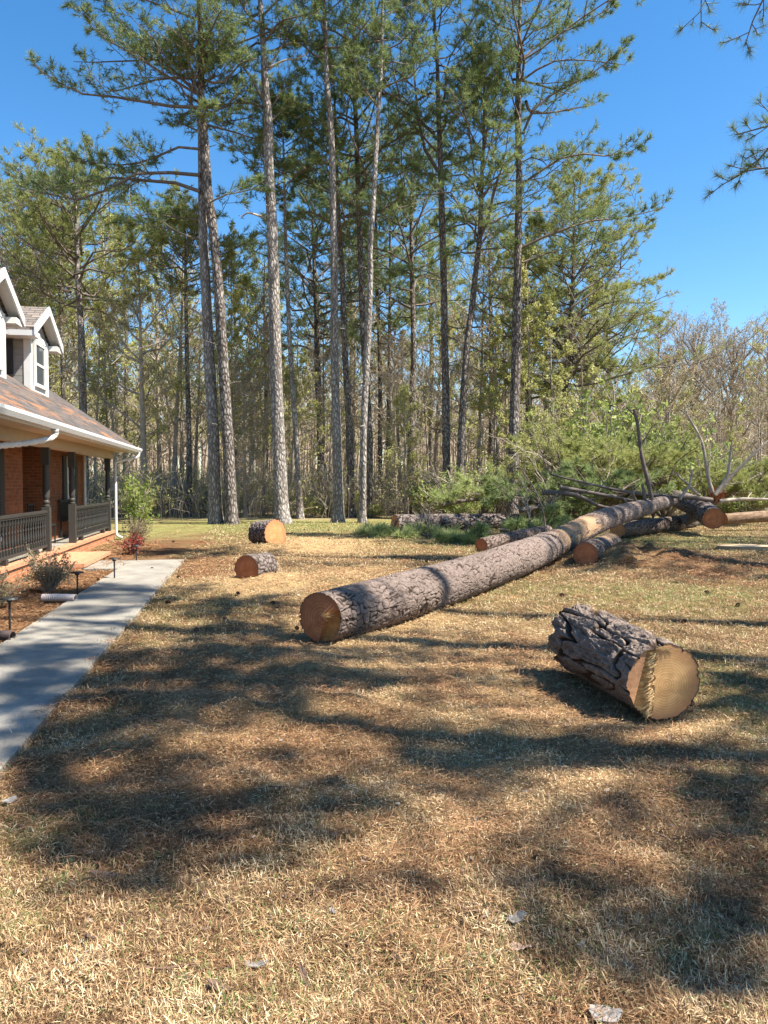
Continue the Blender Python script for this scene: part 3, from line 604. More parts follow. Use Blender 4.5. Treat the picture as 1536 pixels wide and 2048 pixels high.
for k, (tx, ty, H_) in enumerate(TR):
    root = thing('pine_tree', TL[k], 'tree', (tx, ty, 0)); o3 = np.array([tx, ty, 0.]); r = rs(200 + k)
    L = smooth_line(np.array([[0, 0, -.05, .27], [.1, .1, H_ * .4, .2], [0, -.1, H_ * .75, .13], [.1, 0, H_, .03]]), 30)
    G = Geo(); G.tubes(L[None, :, :3], L[None, :, 3], 14); link('trunk', G.mesh('trunk', [M_bark], True), root)
    G = Geo()
    if len(nodes[k]):
        N_ = np.array(nodes[k]) - o3; Q = np.concatenate(tuf[k]) - o3
        # limbs: greedy chains from trunk out to nodes grouped by azimuth
        az = np.arctan2(N_[:, 1], N_[:, 0]); o_ = np.argsort(az); grp = np.array_split(o_, max(1, len(o_) // 7))
        brs = []
        for gi in grp:
            far_ = N_[gi[np.argmax(np.hypot(N_[gi, 0], N_[gi, 1]))]]; m_ = N_[gi].mean(0)
            st_ = np.array([0, 0, max(4, m_[2] - .35 * np.linalg.norm(m_[:2]))])
            brs.append(smooth_line(np.array([st_, st_ * .45 + m_ * .55 + [0, 0, .2], m_, far_]), 7))
        brs = np.array(brs); G.tubes(brs, .045 * np.linspace(1, .25, 7)[None] * np.ones((len(brs), 1)), 6)
        bp = brs[:, 1:].reshape(-1, 3)
        j = np.argmin(((N_[:, None] - bp[None]) ** 2).sum(-1), 1); a_ = bp[j]
        G.tubes(np.stack([a_, a_ * .5 + N_ * .5 + [0, 0, .1], N_], 1), .022 * np.ones((len(N_), 3)), 4)
        j = np.argmin(((Q[:, None] - N_[None]) ** 2).sum(-1), 1); a_ = N_[j]
        G.tubes(np.stack([a_, a_ * .4 + Q * .6 + [0, 0, -.05], Q], 1), .006 * np.ones((len(Q), 3)), 3)
        needles(G, Q, nrm(Q - a_ + [0, 0, .1]), r, 18, .20, .030, 1, 1.25, .2 + .6 * r.rand(len(Q)))
    cb = []
    for line in SKY_SPRIG.get(k, []):
        cb.append(smooth_line(np.array([at(px, py, 13.2 + .8 * i_ / 4) for i_, (px, py) in enumerate(line)]) - o3, 7))
    if cb:
        cb = np.array(cb)
        G.tubes(cb, .03 * np.linspace(1, .3, 7)[None] * np.ones((len(cb), 1)), 5)
        s2, l2 = side(cb, r, 11, .2, 1., .3, .8, .5, .15, 4); G.tubes(s2, .009 * np.ones((len(s2), 4)), 4)
        s3, l3 = side(s2, r, 3, .3, 1., .45, .7, .6, .2, 3); G.tubes(s3, .006 * np.ones((len(s3), 3)), 3)
        P = np.concatenate([s3[:, -1], s2[:, -1], cb[:, -1]]); D = np.concatenate([nrm(s3[:, -1] - s3[:, -2]), nrm(s2[:, -1] - s2[:, -2]), nrm(cb[:, -1] - cb[:, -2])])
        needles(G, P, D, r, 26, .19, .006, 1, 1.25, .15 + .3 * r.rand(len(P)))
        # link the sprigs back to the trunk
        st_ = np.stack([np.stack([np.array([0, 0, max(2, c_[0, 2] - 1)]), (np.array([0, 0, c_[0, 2] - .5]) + c_[0]) / 2, c_[0]]) for c_ in cb]); G.tubes(st_, .05 * np.ones((len(cb), 3)) * [[1, .8, .6]], 6)
    # its own ordinary crown, high up
    n = 16; tt = (np.arange(n) + r.rand(n)) / n; z = H_ * .86 + H_ * .13 * tt; a2 = np.arange(n) * 2.4
    el = R(25) + R(40) * tt; ln = 2.1 * (1.1 - tt); D = np.stack([np.cos(a2) * np.cos(el), np.sin(a2) * np.cos(el), np.sin(el)], -1)
    u = np.linspace(0, 1, 7)[None, :, None]; br = np.stack([z * 0, z * 0, z], -1)[:, None] + ln[:, None, None] * D[:, None] * u
    limb_set(G, br, .012 + ln * .014, r, 7, 4, 10, .27, .025)
    link('crown', G.mesh('crown', [M_limb, M_needle]), root)

# more pines standing right of the frame further back: trunk shadows across the lawn
proto = None
for i_, (x_, y_) in enumerate([(17.5, 12.4), (19.5, 16.0), (15.5, 20.0), (21, 21.0)]):
    if proto is None:
        proto = thing('pine_tree', 'x', 'tree', (x_, y_, 0)); r = rs(333)
        G = Geo(); L = smooth_line(np.array([[0, 0, -.05, .25], [.2, .1, 9, .2], [0, -.1, 17, .13], [.1, 0, 24, .03]]), 30); G.tubes(L[None, :, :3], L[None, :, 3], 12); link('trunk', G.mesh('trunk', [M_bark], True), proto)
        G = Geo(); n = 34; tt = (np.arange(n) + r.rand(n)) / n; z = 12 + 12 * tt; a2 = np.arange(n) * 2.4
        el = R(8) + R(45) * tt; ln = 3.6 * (1.1 - tt); D = np.stack([np.cos(a2) * np.cos(el), np.sin(a2) * np.cos(el), np.sin(el)], -1)
        br = np.stack([z * 0, z * 0, z], -1)[:, None] + ln[:, None, None] * D[:, None] * np.linspace(0, 1, 7)[None, :, None]
        limb_set(G, br, .012 + ln * .014, r, 9, 4, 10, .27, .025, dens=.75); link('crown', G.mesh('crown', [M_limb, M_needle]), proto)
        o = proto
    else: o = dup(proto, (x_, y_, 0), i_ * 1.3, 1 + .05 * i_)
    o['label'] = ['pine beyond the right frame edge, level with the front of the long log', 'pine beyond the right frame edge, level with the short round near the trunk', 'pine beyond the right frame edge, level with the flat pale slab', 'furthest of the pines beyond the right frame edge'][i_]

# ------------------------------------------------------------ bare hardwoods
def bare(seed, H, crown_w, n1, n2, n3, el=(30, 70), z0=.25, trunk_r=.16, forks=0):
    r = rs(seed); G = Geo()
    lean = r.randn(2) * .03 * H
    T = smooth_line(np.array([[0, 0, -.1, trunk_r * 1.3], [lean[0] * .2, lean[1] * .2, H * .3, trunk_r * .85], [lean[0] * .7, lean[1] * .7, H * .65, trunk_r * .5], [lean[0], lean[1], H, .02]]), 14)
    G.tubes(T[None, :, :3], T[None, :, 3], 8)
    gt = Geo(); n = n1; tt = (np.arange(n) + r.rand(n)) / n; z = H * (z0 + (.97 - z0) * tt); az = np.arange(n) * 2.4 + r.randn(n) * .4
    e = R(el[0]) + R(el[1] - el[0]) * tt + r.randn(n) * .15; ln = crown_w * (.5 + .8 * r.rand(n)) * np.clip(1.15 - tt * .75, .3, 1)
    D = np.stack([np.cos(az) * np.cos(e), np.sin(az) * np.cos(e), np.sin(e)], -1); u = np.linspace(0, 1, 6)[None, :, None]
    bx = np.interp(z, T[:, 2], T[:, 0]); by = np.interp(z, T[:, 2], T[:, 1])
    bend = r.randn(n, 1, 3) * .2; bend[..., 2] = .15
    b1 = np.stack([bx, by, z], -1)[:, None] + ln[:, None, None] * (D[:, None] * u + bend * u * u + .04 * np.sin(u * 9 + r.rand(n, 1, 1) * 6) * r.randn(n, 1, 3))
    gt.tubes(b1, (trunk_r * .35 + 0 * ln)[:, None] * np.linspace(1, .2, 6)[None], 4)
    b2, l2 = side(b1, r, n2, .2, 1., .42, .75, .6, .2, 5); gt.tubes(b2, np.maximum(.012, .012 * l2[:, None]) * np.linspace(1, .5, 5)[None], 3)
    b3, l3 = side(b2, r, n3, .2, 1., .45, .7, .7, .15, 4); gt.tubes(b3, .009 * np.ones((len(b3), 4)), 3)
    b4, l4 = side(b3, r, 3, .2, 1., .5, .7, .7, .1, 3); 
    A = b4[:, 0]; B_ = b4[:, -1]; W_ = perp(nrm(B_ - A + 1e-6), r) * .008; gt.tris(A - W_, A + W_, B_, 0)
    return T, G, gt, np.concatenate([b4[:, -1], b4[:, 1], b3[:, -1]]), r
def leafs(G, P, r, k, sz, spread, mat=1):
    Pn = np.repeat(P, k, 0) + r.randn(len(P) * k, 3) * spread; n = len(Pn)
    d1 = nrm(r.randn(n, 3)); d2 = perp(d1, r); s = sz * (.6 + .8 * r.rand(n))[:, None]
    tone = np.clip(np.repeat(r.rand(len(P)), k) * .7 + .3 * r.rand(n), 0, 1)
    G.quads(Pn - d1 * s, Pn - d2 * s * .5, Pn + d1 * s, Pn + d2 * s * .5, mat, tone)
protos = []
for i_, (H_, cw, n1, n2, n3, leafm, lk, lsz, bm, tr_) in enumerate([
        (13, 4.4, 18, 8, 4, M_bud, 2, .055, M_barkfar, .13), (11, 3.6, 14, 7, 4, M_twigb, 1, .045, M_barkfar, .10), (14, 4.0, 18, 8, 4, M_twigb, 1, .05, M_barkpale, .12),
        (10, 3.4, 14, 6, 5, M_bud, 2, .06, M_barkfar, .08), (13, 2.8, 16, 7, 4, M_bud, 2, .055, M_barkpale, .09), (9, 2.8, 12, 6, 4, M_twigb, 1, .04, M_barkfar, .07)]):
    T, G, gt, tips, r = bare(400 + i_, H_, cw, n1, n2, n3, z0=.12 if i_ in (3, 5) else .28, trunk_r=tr_)
    o = thing('bare_tree', 'x', 'tree'); link('trunk', G.mesh('trunk', [bm], True), o)
    leafs(gt, tips, r, lk, lsz, .06); link('crown', gt.mesh('crown', [bm, leafm]), o)
    o['ptype'] = i_; protos.append(o)
LB = ['spring tree with yellow-green buds among the crowded woods behind the pines', 'brown-twigged bare tree among the crowded woods behind the pines', 'tall pale-barked bare tree among the crowded woods behind the pines',
      'low leafing-out tree among the crowded woods behind the pines', 'slender pale budding tree among the crowded woods behind the pines', 'small thin bare sapling among the crowded woods behind the pines']
GB = ['budding trees in the woods', 'brown bare trees in the woods', 'pale bare trees in the woods', 'leafing trees in the woods', 'slender budding trees in the woods', 'bare saplings in the woods']
r = rs(9); used = set(); cnt = 0
for row, (y0, y1, n, ks) in enumerate([(38, 44, 26, (1, 3, 5, 5)), (44, 52, 34, (0, 1, 2, 3, 5, 4)), (52, 64, 44, (0, 1, 2, 4)), (64, 82, 50, (0, 1, 2, 4))]):
    for q in range(n):
        y = r.uniform(y0, y1); x = (-.60 + 1.24 * (q + r.rand()) / n) * y
        k = ks[r.randint(len(ks))]
        if x > .36 * y and y < 46 and k in (3,): k = 5
        sc_ = r.uniform(.8, 1.2) * (1.0 if row < 2 else 1.05)
        if x > .3 * y: sc_ *= .70
        if x < -.25 * y and x > -.55 * y: sc_ *= 1.1
        if k not in used:
            used.add(k); o = protos[k]; o.location = (x, y, 0); o.rotation_euler = (0, 0, r.rand() * 6.28); o.scale = (sc_,) * 3
            o['label'] = LB[k]; o['group'] = GB[k]
        else: o = dup(protos[k], (x, y, -.03), r.rand() * 6.28, (sc_, sc_, sc_ * r.uniform(.9, 1.15)), LB[k], GB[k])
# individually visible hardwoods
def hard(label, px, d, H, cw, n1, seed, leafm, lk, lsz, bm, tr_, z0=.3, el=(25, 65)):
    T, G, gt, tips, r = bare(seed, H, cw, n1, 9, 6, z0=z0, trunk_r=tr_, el=el)
    x = (px - 768) / FPX * d; o = thing('hardwood_tree', label, 'tree', (x, d, 0)); link('trunk', G.mesh('trunk', [bm], True), o)
    if leafm: leafs(gt, tips, r, lk, lsz, .07)
    link('crown', gt.mesh('crown', [bm, leafm or M_bud]), o)
hard('dark-trunked oak with bare spreading limbs just past the house corner', 289, 39, 13, 3.8, 18, 501, M_bud, 1, .05, M_barkfar, .17)
hard('tallest round-topped bare tree against the sky at right', 1385, 62, 12.5, 7.4, 30, 502, M_twigb, 1, .045, M_barkfar, .26, .26, (32, 78))
hard('round-topped bare tree right of the tallest one, by the frame edge', 1462, 60, 11.6, 7.0, 30, 503, M_twigb, 1, .045, M_barkfar, .25, .26, (30, 78))
hard('brown bare tree cut by the right frame edge', 1540, 55, 12, 4.5, 20, 504, M_twigb, 1, .05, M_barkfar, .2, .25, (20, 60))
hard('bare tree left of the tallest one, touching the bushiest pine', 1320, 60, 14.2, 4.2, 20, 505, M_twigb, 1, .05, M_barkfar, .2, .3, (25, 60))
hard('small many-stemmed bare tree behind the thickest pine trunk', 490, 38, 7.5, 2.4, 16, 506, M_twigb, 1, .04, M_barkfar, .09, .08, (45, 70))
hard('slender dark sapling with low forks beside the back log', 812, 37, 6, 1.6, 12, 507, M_bud, 1, .045, M_barkfar, .07, .15, (40, 70))
hard('leaning bare tree reaching right above the treetop debris', 1330, 44, 8.5, 3.6, 16, 508, M_twigb, 1, .05, M_barkfar, .16, .2, (15, 45))
# far woods mass
r = rs(77); G = Geo(); n = 1500
y = r.uniform(84, 140, n); x = (r.rand(n) * 1.5 - .75) * y; H_ = r.uniform(9, 16, n) * np.where(x > .28 * y, .8, 1.) ; zb = sstep(70, 190, y) * 5 - .2
P = np.stack([np.stack([x, y, zb], -1), np.stack([x + r.randn(n) * .4, y, zb + H_ * .5], -1), np.stack([x + r.randn(n) * .8, y, zb + H_], -1)], 1)
G.tubes(P, np.stack([np.full(n, .16), np.full(n, .12), np.full(n, .03)], 1), 4)
b1, l1 = side(P, r, 9, .25, 1, .25, .8, .8, .2, 4); G.tubes(b1, .035 * np.ones((len(b1), 4)) * [[1, .8, .6, .4]], 3)
b2, l2 = side(b1, r, 5, .2, 1, .5, .7, .8, .15, 3); W_ = perp(nrm(b2[:, 2] - b2[:, 0]), r) * .03; G.tris(b2[:, 0] - W_, b2[:, 0] + W_, b2[:, 2])
leafs(G, b2[:, 2], r, 2, .13, .3)
tag(link('distant_woods', G.mesh('distant_woods', [M_barkfar, M_twigb])), 'far-off brown woods closing the view behind all trees', 'woods', kind='stuff')
# undergrowth: mass of stems and thin leaf flecks at the wood's edge
r = rs(78); G = Geo(); n = 7500; y = r.uniform(36.5, 62, n); x = (r.rand(n) * 1.36 - .68) * y; h_ = r.uniform(.5, 2.6, n)
P = np.stack([np.stack([x, y, x * 0 - .05], -1), np.stack([x + r.randn(n) * .15, y, h_ * .6], -1), np.stack([x + r.randn(n) * .5, y + r.randn(n) * .4, h_], -1)], 1)
G.tubes(P, np.ones((n, 3)) * .012, 3); b1, l1 = side(P, r, 5, .2, 1, .45, .7, .8, .1, 3); G.tubes(b1, np.ones((len(b1), 3)) * .008, 3)
kk = r.rand(len(b1)) < .5; leafs(G, b1[kk][:, -1], r, 3, .065, .14); tag(link('undergrowth', G.mesh('undergrowth', [M_barkfar, M_bud])), 'thin brushy undergrowth with yellow-green flecks along the edge of the woods', 'undergrowth', kind='stuff')
# shrubs
def shrub_mesh(seed, rad, h, nst, mleaf, k, sz, mst=M_barkfar, lam=3):
    r = rs(seed); G = Geo(); az = r.rand(nst) * 6.28; e = R(1) * r.uniform(35, 85, nst); l = h * r.uniform(.6, 1.1, nst)
    D = np.stack([np.cos(az) * np.cos(e) * rad / h * 1.4, np.sin(az) * np.cos(e) * rad / h * 1.4, np.sin(e)], -1); u = np.linspace(0, 1, 5)[None, :, None]
    b = D[:, None] * u * l[:, None, None] + r.randn(nst, 1, 3) * .1 * u * u * l[:, None, None]; b[..., 2] -= .03
    G.tubes(b, .012 * h * np.linspace(1, .5, 5)[None] * np.ones((nst, 1)), 4)
    s2, l2 = side(b, r, 7, .15, 1, .4, .8, .8, .15, 4); G.tubes(s2, .004 * h * np.ones((len(s2), 4)), 3)
    s3, l3 = side(s2, r, lam, .2, 1, .5, .8, .8, .1, 3); G.tubes(s3, .003 * h * np.ones((len(s3), 3)), 3)
    leafs(G, np.concatenate([s3[:, -1], s3[:, 1], s2[:, -1]]), r, k, sz, sz * .9)
    return G.mesh('shrub', [mst, mleaf])
me1 = shrub_mesh(601, 1.3, 1.9, 26, M_shrub, 3, .05); me2 = shrub_mesh(602, 1.5, 1.5, 22, M_bud, 3, .05); me3 = shrub_mesh(603, 1.0, 2.4, 18, M_shrub, 2, .06)
r = rs(6)
sh_l = ['green leafy shrub at the foot of the woods behind the pine row', 'yellow-green shrub at the foot of the woods behind the pine row', 'tall loose green shrub at the foot of the woods behind the pine row']
for q in range(46):
    y = r.uniform(36, 46); x = (-.42 + 1.0 * (q + r.rand()) / 46) * y; k = r.randint(3) if x > -1 else 1
    o = link('woodland_shrub', (me1, me2, me3)[k], None, (x, y, 0)); o.rotation_euler = (0, 0, r.rand() * 6.3); s0 = r.uniform(.5, 1.15); o.scale = (s0, s0, s0 * r.uniform(.7, 1.1))
    tag(o, sh_l[k], 'shrub', ['green shrubs along the woods', 'yellow-green shrubs along the woods', 'tall shrubs along the woods'][k])
for px, py0, d, s0, lab, me in [(1180, 0, 37, 2.7, 'large bright yellow-green shrub behind the standing dead stub', me1), (1250, 0, 39, 2.6, 'large loose green shrub just right of the bright one', me3), (1330, 0, 36, 2.1, 'leafy green shrub behind the splintered stump end', me1), (1120, 0, 39, 2.4, 'green shrub under the bushiest pine', me2), (920, 0, 33.5, 1.1, 'rounded pale green shrub at the foot of the leaning pine', me1), (1420, 0, 40, 1.6, 'green shrub near the right edge of the woods', me3), (1500, 0, 37, 1.3, 'green shrub by the right frame edge', me1)]:
    o = link('woodland_shrub', me, None, ((px - 768) / FPX * d, d, 0)); o.scale = (s0,) * 3; o.rotation_euler = (0, 0, px); tag(o, lab, 'shrub')

# ------------------------------------------------------------ logs
def log(name, label, cat, pts, rad, mat, cell=.075, relief=.018, nl=None, ns_=120, caps=('near',), capmat=None, shed=None, ragged=0, seed=1, notch=None, bump_rad=None, farmat=None, warp=.5, elong=1.5, nearfade=1., ridged=False, notch_mats=None, mixed=False):
    """pts: axis points (world), rad: radii. near end = pts[0]"""
    P = smooth_line(np.hstack([np.asarray(pts, float), np.asarray(rad, float)[:, None]]), 200)
    seg = np.concatenate([[0], np.cumsum(np.linalg.norm(np.diff(P[:, :3], axis=0), axis=1))]); Ltot = seg[-1]
    nl = nl or int(min(520, max(60, Ltot / .012)))
    if Ltot > 5: tt = Ltot * (np.linspace(0, 1, nl) ** 1.5)
    else: tt = np.linspace(0, Ltot, nl)
    Q = np.stack([np.interp(tt, seg, P[:, k]) for k in range(4)], -1)
    o3 = np.array([Q[0, 0], Q[0, 1], 0]); A = Q[:, :3] - o3
    T = nrm(np.gradient(A, axis=0)); Uv = nrm(np.cross(T, [[0, 0, 1.]])); Wv = np.cross(Uv, T)      # Wv ~ up
    th = np.linspace(0, 2 * math.pi, ns_, endpoint=False)
    r0 = float(np.mean(rad)); ncell = max(8, int(2 * math.pi * r0 / cell)); 
    uu = th[None] / (2 * math.pi) * ncell + 0 * tt[:, None]; vv = tt[:, None] / (cell * elong) + 0 * th[None]
    wv = vv + warp * 1.2 * (vnoise(np.cos(th)[None] * 3 + seed, vv * 1.3 + np.sin(th)[None] * 3, seed) - .5); wu = uu + warp * (vnoise(np.cos(th)[None] * 4 + vv * .8, np.sin(th)[None] * 4 - vv * .5, seed + 3) - .5)
    f1, f2, idn = worley(wu, wv, ncell, seed)
    g1, g2, id2 = worley(wu * 2.0 + 0, wv * elong * .8, ncell * 2, seed + 31)
    h1, h2, id3 = worley(wu * 3.0, wv * elong * 1.6, ncell * 3, seed + 41)
    top_ = sstep(.03, .20 + .1 * idn, f2 - f1)
    pl = top_ * (.62 + .38 * idn) * (.70 + .30 * sstep(.02, .12, g2 - g1)) * (.86 + .14 * sstep(.02, .10, h2 - h1)) + .22 * top_ * (np.round(id2 * 3) / 3 - .5) + .10 * top_ * (id3 - .5)
    if ridged:
        e1 = sstep(.015, .11, np.abs(vnw(wu, wv * .55, ncell, seed + 2) - .5)); e2 = sstep(.01, .07, np.abs(vnw(wu * 2, wv * 1.3, ncell * 2, seed + 4) - .5))
        ter = vnw(wu * 2, wv * 2.2, ncell * 2, seed + 6); ter = np.floor(ter * 4) / 4 + .25 * sstep(.6, 1, ter * 4 % 1); t2 = vnw(wu * 5, wv * 6, ncell * 5, seed + 7)
        pl = e1 * (.30 + .22 * e2 + .34 * ter + .14 * np.floor(t2 * 3) / 2) + .05 * t2
    else:
        ter = vnw(wu * 3, wv * elong * 2, ncell * 3, seed + 6); pl = pl * .8 + top_ * .2 * np.floor(ter * 3) / 2
        reg = fbm(th[None] * 1.2 + seed, tt[:, None] * .9, seed + 70, 3); pl = pl * (.65 + .6 * reg)
    if mixed:
        merge = sstep(.50, .66, vnw(wu * .9, wv * .6, max(4, int(ncell * .9)), seed + 81)); m2 = sstep(.45, .6, vnw(wu * 1.7, wv * 1.1, ncell * 2, seed + 82))
        t1 = sstep(.02, .13 + .12 * idn, f2 - f1); t1 = np.maximum(t1, merge * .6); t2_ = np.maximum(sstep(.015, .12, g2 - g1), m2); t3_ = np.maximum(sstep(.01, .1, h2 - h1), 1 - m2)
        fl = vnw(wu * 3, wv * 4, ncell * 3, seed + 83); fl = np.floor(fl * 4) / 3
        pl = t1 * (.40 + .22 * idn + .16 * t2_ + .08 * t3_ + .20 * fl * (.4 + .6 * id2)) 
        reg = fbm(th[None] * 1.2 + seed, tt[:, None] * .9, seed + 70, 3); pl = pl * (.72 + .5 * reg)
    fine = vnoise(uu * 5, vv * elong * 3, seed + 8); fine2 = vnoise(uu * 11, vv * elong * 7, seed + 18)
    relief = relief * (nearfade + (1 - nearfade) * sstep(0, .22, tt))[:, None]
    env = 1 + .06 * (vnoise(np.cos(th)[None] * 1.5 + 7, tt[:, None] * .8 + np.sin(th)[None] * 1.5, seed + 50) - .5)
    rr = Q[:, 3:4] * env + relief * (pl - .7) + relief * .22 * (fine - .5) + relief * .14 * (fine2 - .5)
    shd = np.zeros_like(rr)
    if shed is not None:
        shd = shed(tt[:, None] + 0 * th[None], th[None] + 0 * tt[:, None]); rr = rr - shd * relief * .9 * pl
    ax = np.zeros_like(rr)
    if ragged:
        e = sstep(Ltot - .25, Ltot, tt)[:, None]; ax = e * ragged * (fbm(th[None] * 5 + 9, tt[:, None] * 2, seed + 60) - .45) * 2.2 * (np.abs(np.sin(th[None] * .5 + .3)) + .3)
    V = A[:, None] + rr[..., None] * (Uv[:, None] * np.cos(th)[None, :, None] + Wv[:, None] * np.sin(th)[None, :, None]) + T[:, None] * ax[..., None]
    j = np.arange(nl - 1)[:, None] * ns_; q = np.arange(ns_)
    G = Geo(); G.add(V, np.stack([j + q, j + (q + 1) % ns_, j + ns_ + (q + 1) % ns_, j + ns_ + q], -1).reshape(-1, 4), 0, shd.ravel())
    root = thing(name, label, cat, tuple(o3))
    link('bark', G.mesh('bark', [mat], True, {'plate': np.clip(pl * 1.05, 0, 1).ravel()}), root)
    for which in caps:
        i0 = 0 if which == 'near' else nl - 1
        nr = 70 if notch is not None and which == 'near' else 14
        fr = np.linspace(0, 1, nr)[:, None]; ring = rr[i0][None] * fr * .985
        cx = ring * np.cos(th)[None]; cy = ring * np.sin(th)[None]
        dep = .0008 * (vnoise(cx * 12 + 5, cy * 60, seed + 4) - .5)
        if notch is not None and which == 'near': dep = dep + notch(cx, cy)
        sg = -1 if which == 'near' else 1
        # close to bark edge: blend
        VV = (V[i0].mean(0) * 0 + A[i0])[None, None] + cx[..., None] * Uv[i0] + cy[..., None] * Wv[i0] + (sg * dep * 1.0)[..., None] * T[i0] * (1 if which == 'far' else 1) + (ax[i0] * fr if ragged and which == 'far' else 0 * fr)[..., None] * T[i0]
        VV = VV + T[i0] * (.004 if which == 'near' else -.004)
        j = np.arange(nr - 1)[:, None] * ns_
        F = np.stack([j + q, j + (q + 1) % ns_, j + ns_ + (q + 1) % ns_, j + ns_ + q], -1).reshape(-1, 4)
        if which == 'near': F = F[:, ::-1]
        G = Geo(); G.add(VV, F)
        if notch_mats and which == 'near':
            fc = F[:, 0]; cxx = cx.ravel()[fc]; cyy = cy.ravel()[fc]; dd_ = dep.ravel()[fc]; G.M[0] = np.where((cxx < -.175 + .25 * cyy) & (len(notch_mats) > 1), 2, np.where(dd_ < -.02, 1, 0))
        rad_ = np.hypot(cx - .02, cy + .015); link('cut_face', G.mesh('cut_face', [capmat if which == 'near' else (farmat or capmat)] + list(notch_mats or ()), True, {'rad': rad_.ravel(), 'rel': (fr + 0 * cx).ravel()}), root)
    root['_l'] = Ltot
    return root, o3, (A, T, Uv, Wv, Q, tt)
def spikes(G, base, d, n, ln, wd_, r, spread=.15, mat=0):
    D = nrm(d + r.randn(n, 3) * spread); l = ln * (.4 + .8 * r.rand(n))[:, None]; W_ = perp(D, r) * wd_
    G.tris(base - W_, base + W_, base + D * l, mat, r.rand(n)); W2 = np.cross(D, W_); G.tris(base - W2, base + W2, base + D * l, mat, r.rand(n))

# main fallen trunk
def main_shed(t_, th_): return np.clip(np.exp(-((t_ - 10.3) / 2.0) ** 2) * 1.35, 0, 1) * sstep(-.6, .2, np.sin(th_) + .6 * np.cos(th_ - 1)) * .95 * sstep(.2, .5, vnoise(t_ * 3.2, th_ * 2.2, 6) + .35 * vnoise(t_ * 9, th_ * 9, 7)) + .35 * sstep(.6, .8, vnoise(t_ * .9, th_ * 1.2, 5))
def main_notch(cx, cy):
    return -.07 * sstep(0, .008, cx - (.065 + .38 * cy)) * (1 - sstep(.05, .07, cy - .1 * cx))       # felling notch, lower right
mp = [at(640, 1246, 7.9), at(800, 1193, 9.3), at(960, 1133, 11.8), at(1100, 1083, 15.6), at(1200, 1042, 19.0), at(1300, 1012, 23.0), at(1346, 1000, 25.6)]
mp[0][2] = .268; mp[1][2] = .28; mp[2][2] = .29; mp[3][2] = .40
mroot, mo, mf = log('fallen_pine_trunk', 'long fallen pine trunk with scaly grey bark, running diagonally across the lawn', 'log', mp, [.268, .285, .30, .30, .28, .235, .17], M_log, cell=.07, relief=.026, nl=900, ns_=260, elong=1.8, warp=1.3, mixed=True, caps=('near',), capmat=M_cutred, shed=main_shed, seed=3, notch=main_notch, notch_mats=(plain('orange_notch_wood', (.50, .20, .06), .75, .3, 14, .4),))
r = rs(41); G = Geo(); A, T, Uv, Wv = mf[:4]
c0 = A[0] - T[0] * .01; n = 26; bs = c0 + Uv[0] * (.02 + .06 * r.rand(n))[:, None] + Wv[0] * (.0 + .05 * r.rand(n))[:, None]; spikes(G, bs, nrm(Uv[0] * 1. + Wv[0] * .25 - T[0] * .25), n, .2, .005, r, .2)
link('splinter', G.mesh('splinter', [M_fiber]), mroot)
def stub(parent, o3, line, d, r0, r1, mat, seed, name='branch', nside=0, lf=.35, dj=.0):
    r = rs(seed); dd = d if isinstance(d, (list, tuple)) else [d] * len(line)
    w3 = smooth_line(np.array([at(px, py, e) for (px, py), e in zip(line, dd)]) - o3, 16)
    w3 = w3 + .012 * np.sin(np.linspace(0, 9, 16))[:, None] * r.randn(1, 3); G = Geo(); G.tubes(w3[None], (np.linspace(r0, r1, 16) * (1 + .06 * r.randn(16)))[None], 8, cap=True)
    if nside:
        s2, l2 = side(w3[None], r, nside, .15, 1, lf, .9, .8, .1, 5); G.tubes(s2, np.linspace(.4, .15, 5)[None] * r1 * 1.3 * np.ones((nside, 1)) + .004, 4)
        s3, _ = side(s2, r, 4, .3, 1, .4, .8, .8, .1, 4); G.tubes(s3, .006 * np.ones((len(s3), 4)), 3)
    link(name, G.mesh(name, [mat], True), parent)
stub(mroot, mo, [(1303, 1000), (1288, 930), (1278, 870), (1267, 818)], 22.6, .075, .045, M_limb, 1, nside=3, lf=.2)
stub(mroot, mo, [(1290, 1000), (1288, 985), (1285, 968)], 22.2, .06, .04, M_limb, 2)
stub(mroot, mo, [(1272, 1010), (1268, 990), (1262, 975)], 21.8, .05, .03, M_limb, 3)
stub(mroot, mo, [(1255, 1012), (1250, 1000), (1247, 998)], 21.0, .04, .03, M_limb, 31)
# short round near the trunk, reddish mound round it
def round_log(label, near, far, r0, r1, mat, cap, seed, **k):
    a = np.array(near, float); b_ = np.array(far, float); m_ = (a + b_) / 2
    return log('log_round', label, 'log', [a, m_, b_], [r0, (r0 + r1) / 2, r1], mat, seed=seed, capmat=cap, **k)
g_ = lambda px, d, z: np.array([(px - 768) / FPX * d, d, z])
round_log('short round log with dark cut face, leaning against the long trunk', g_(1172, 15.1, .26), g_(1222, 17.2, .30), .25, .27, M_log, M_cutred, 5, ns_=90, caps=('near', 'far'), shed=lambda t_, th_: .8 * sstep(.2, .9, np.sin(th_)) * sstep(.3, .7, t_ / 2.2), relief=.025)
round_log('small round log with red-brown cut face turned left, nearer of two by the walk', g_(492, 12.85, .235), g_(533, 13.5, .22), .235, .225, M_logd, M_cutred, 6, ns_=90, caps=('near', 'far'), relief=.03, ragged=.04)
o9, p9, f9 = round_log('round log with bright orange cut face turned right, further of two by the walk', g_(551, 20.0, .37), g_(516, 20.5, .33), .37, .33, M_logd, M_cutor, 7, ns_=90, caps=('near', 'far'), relief=.035, ragged=.08)
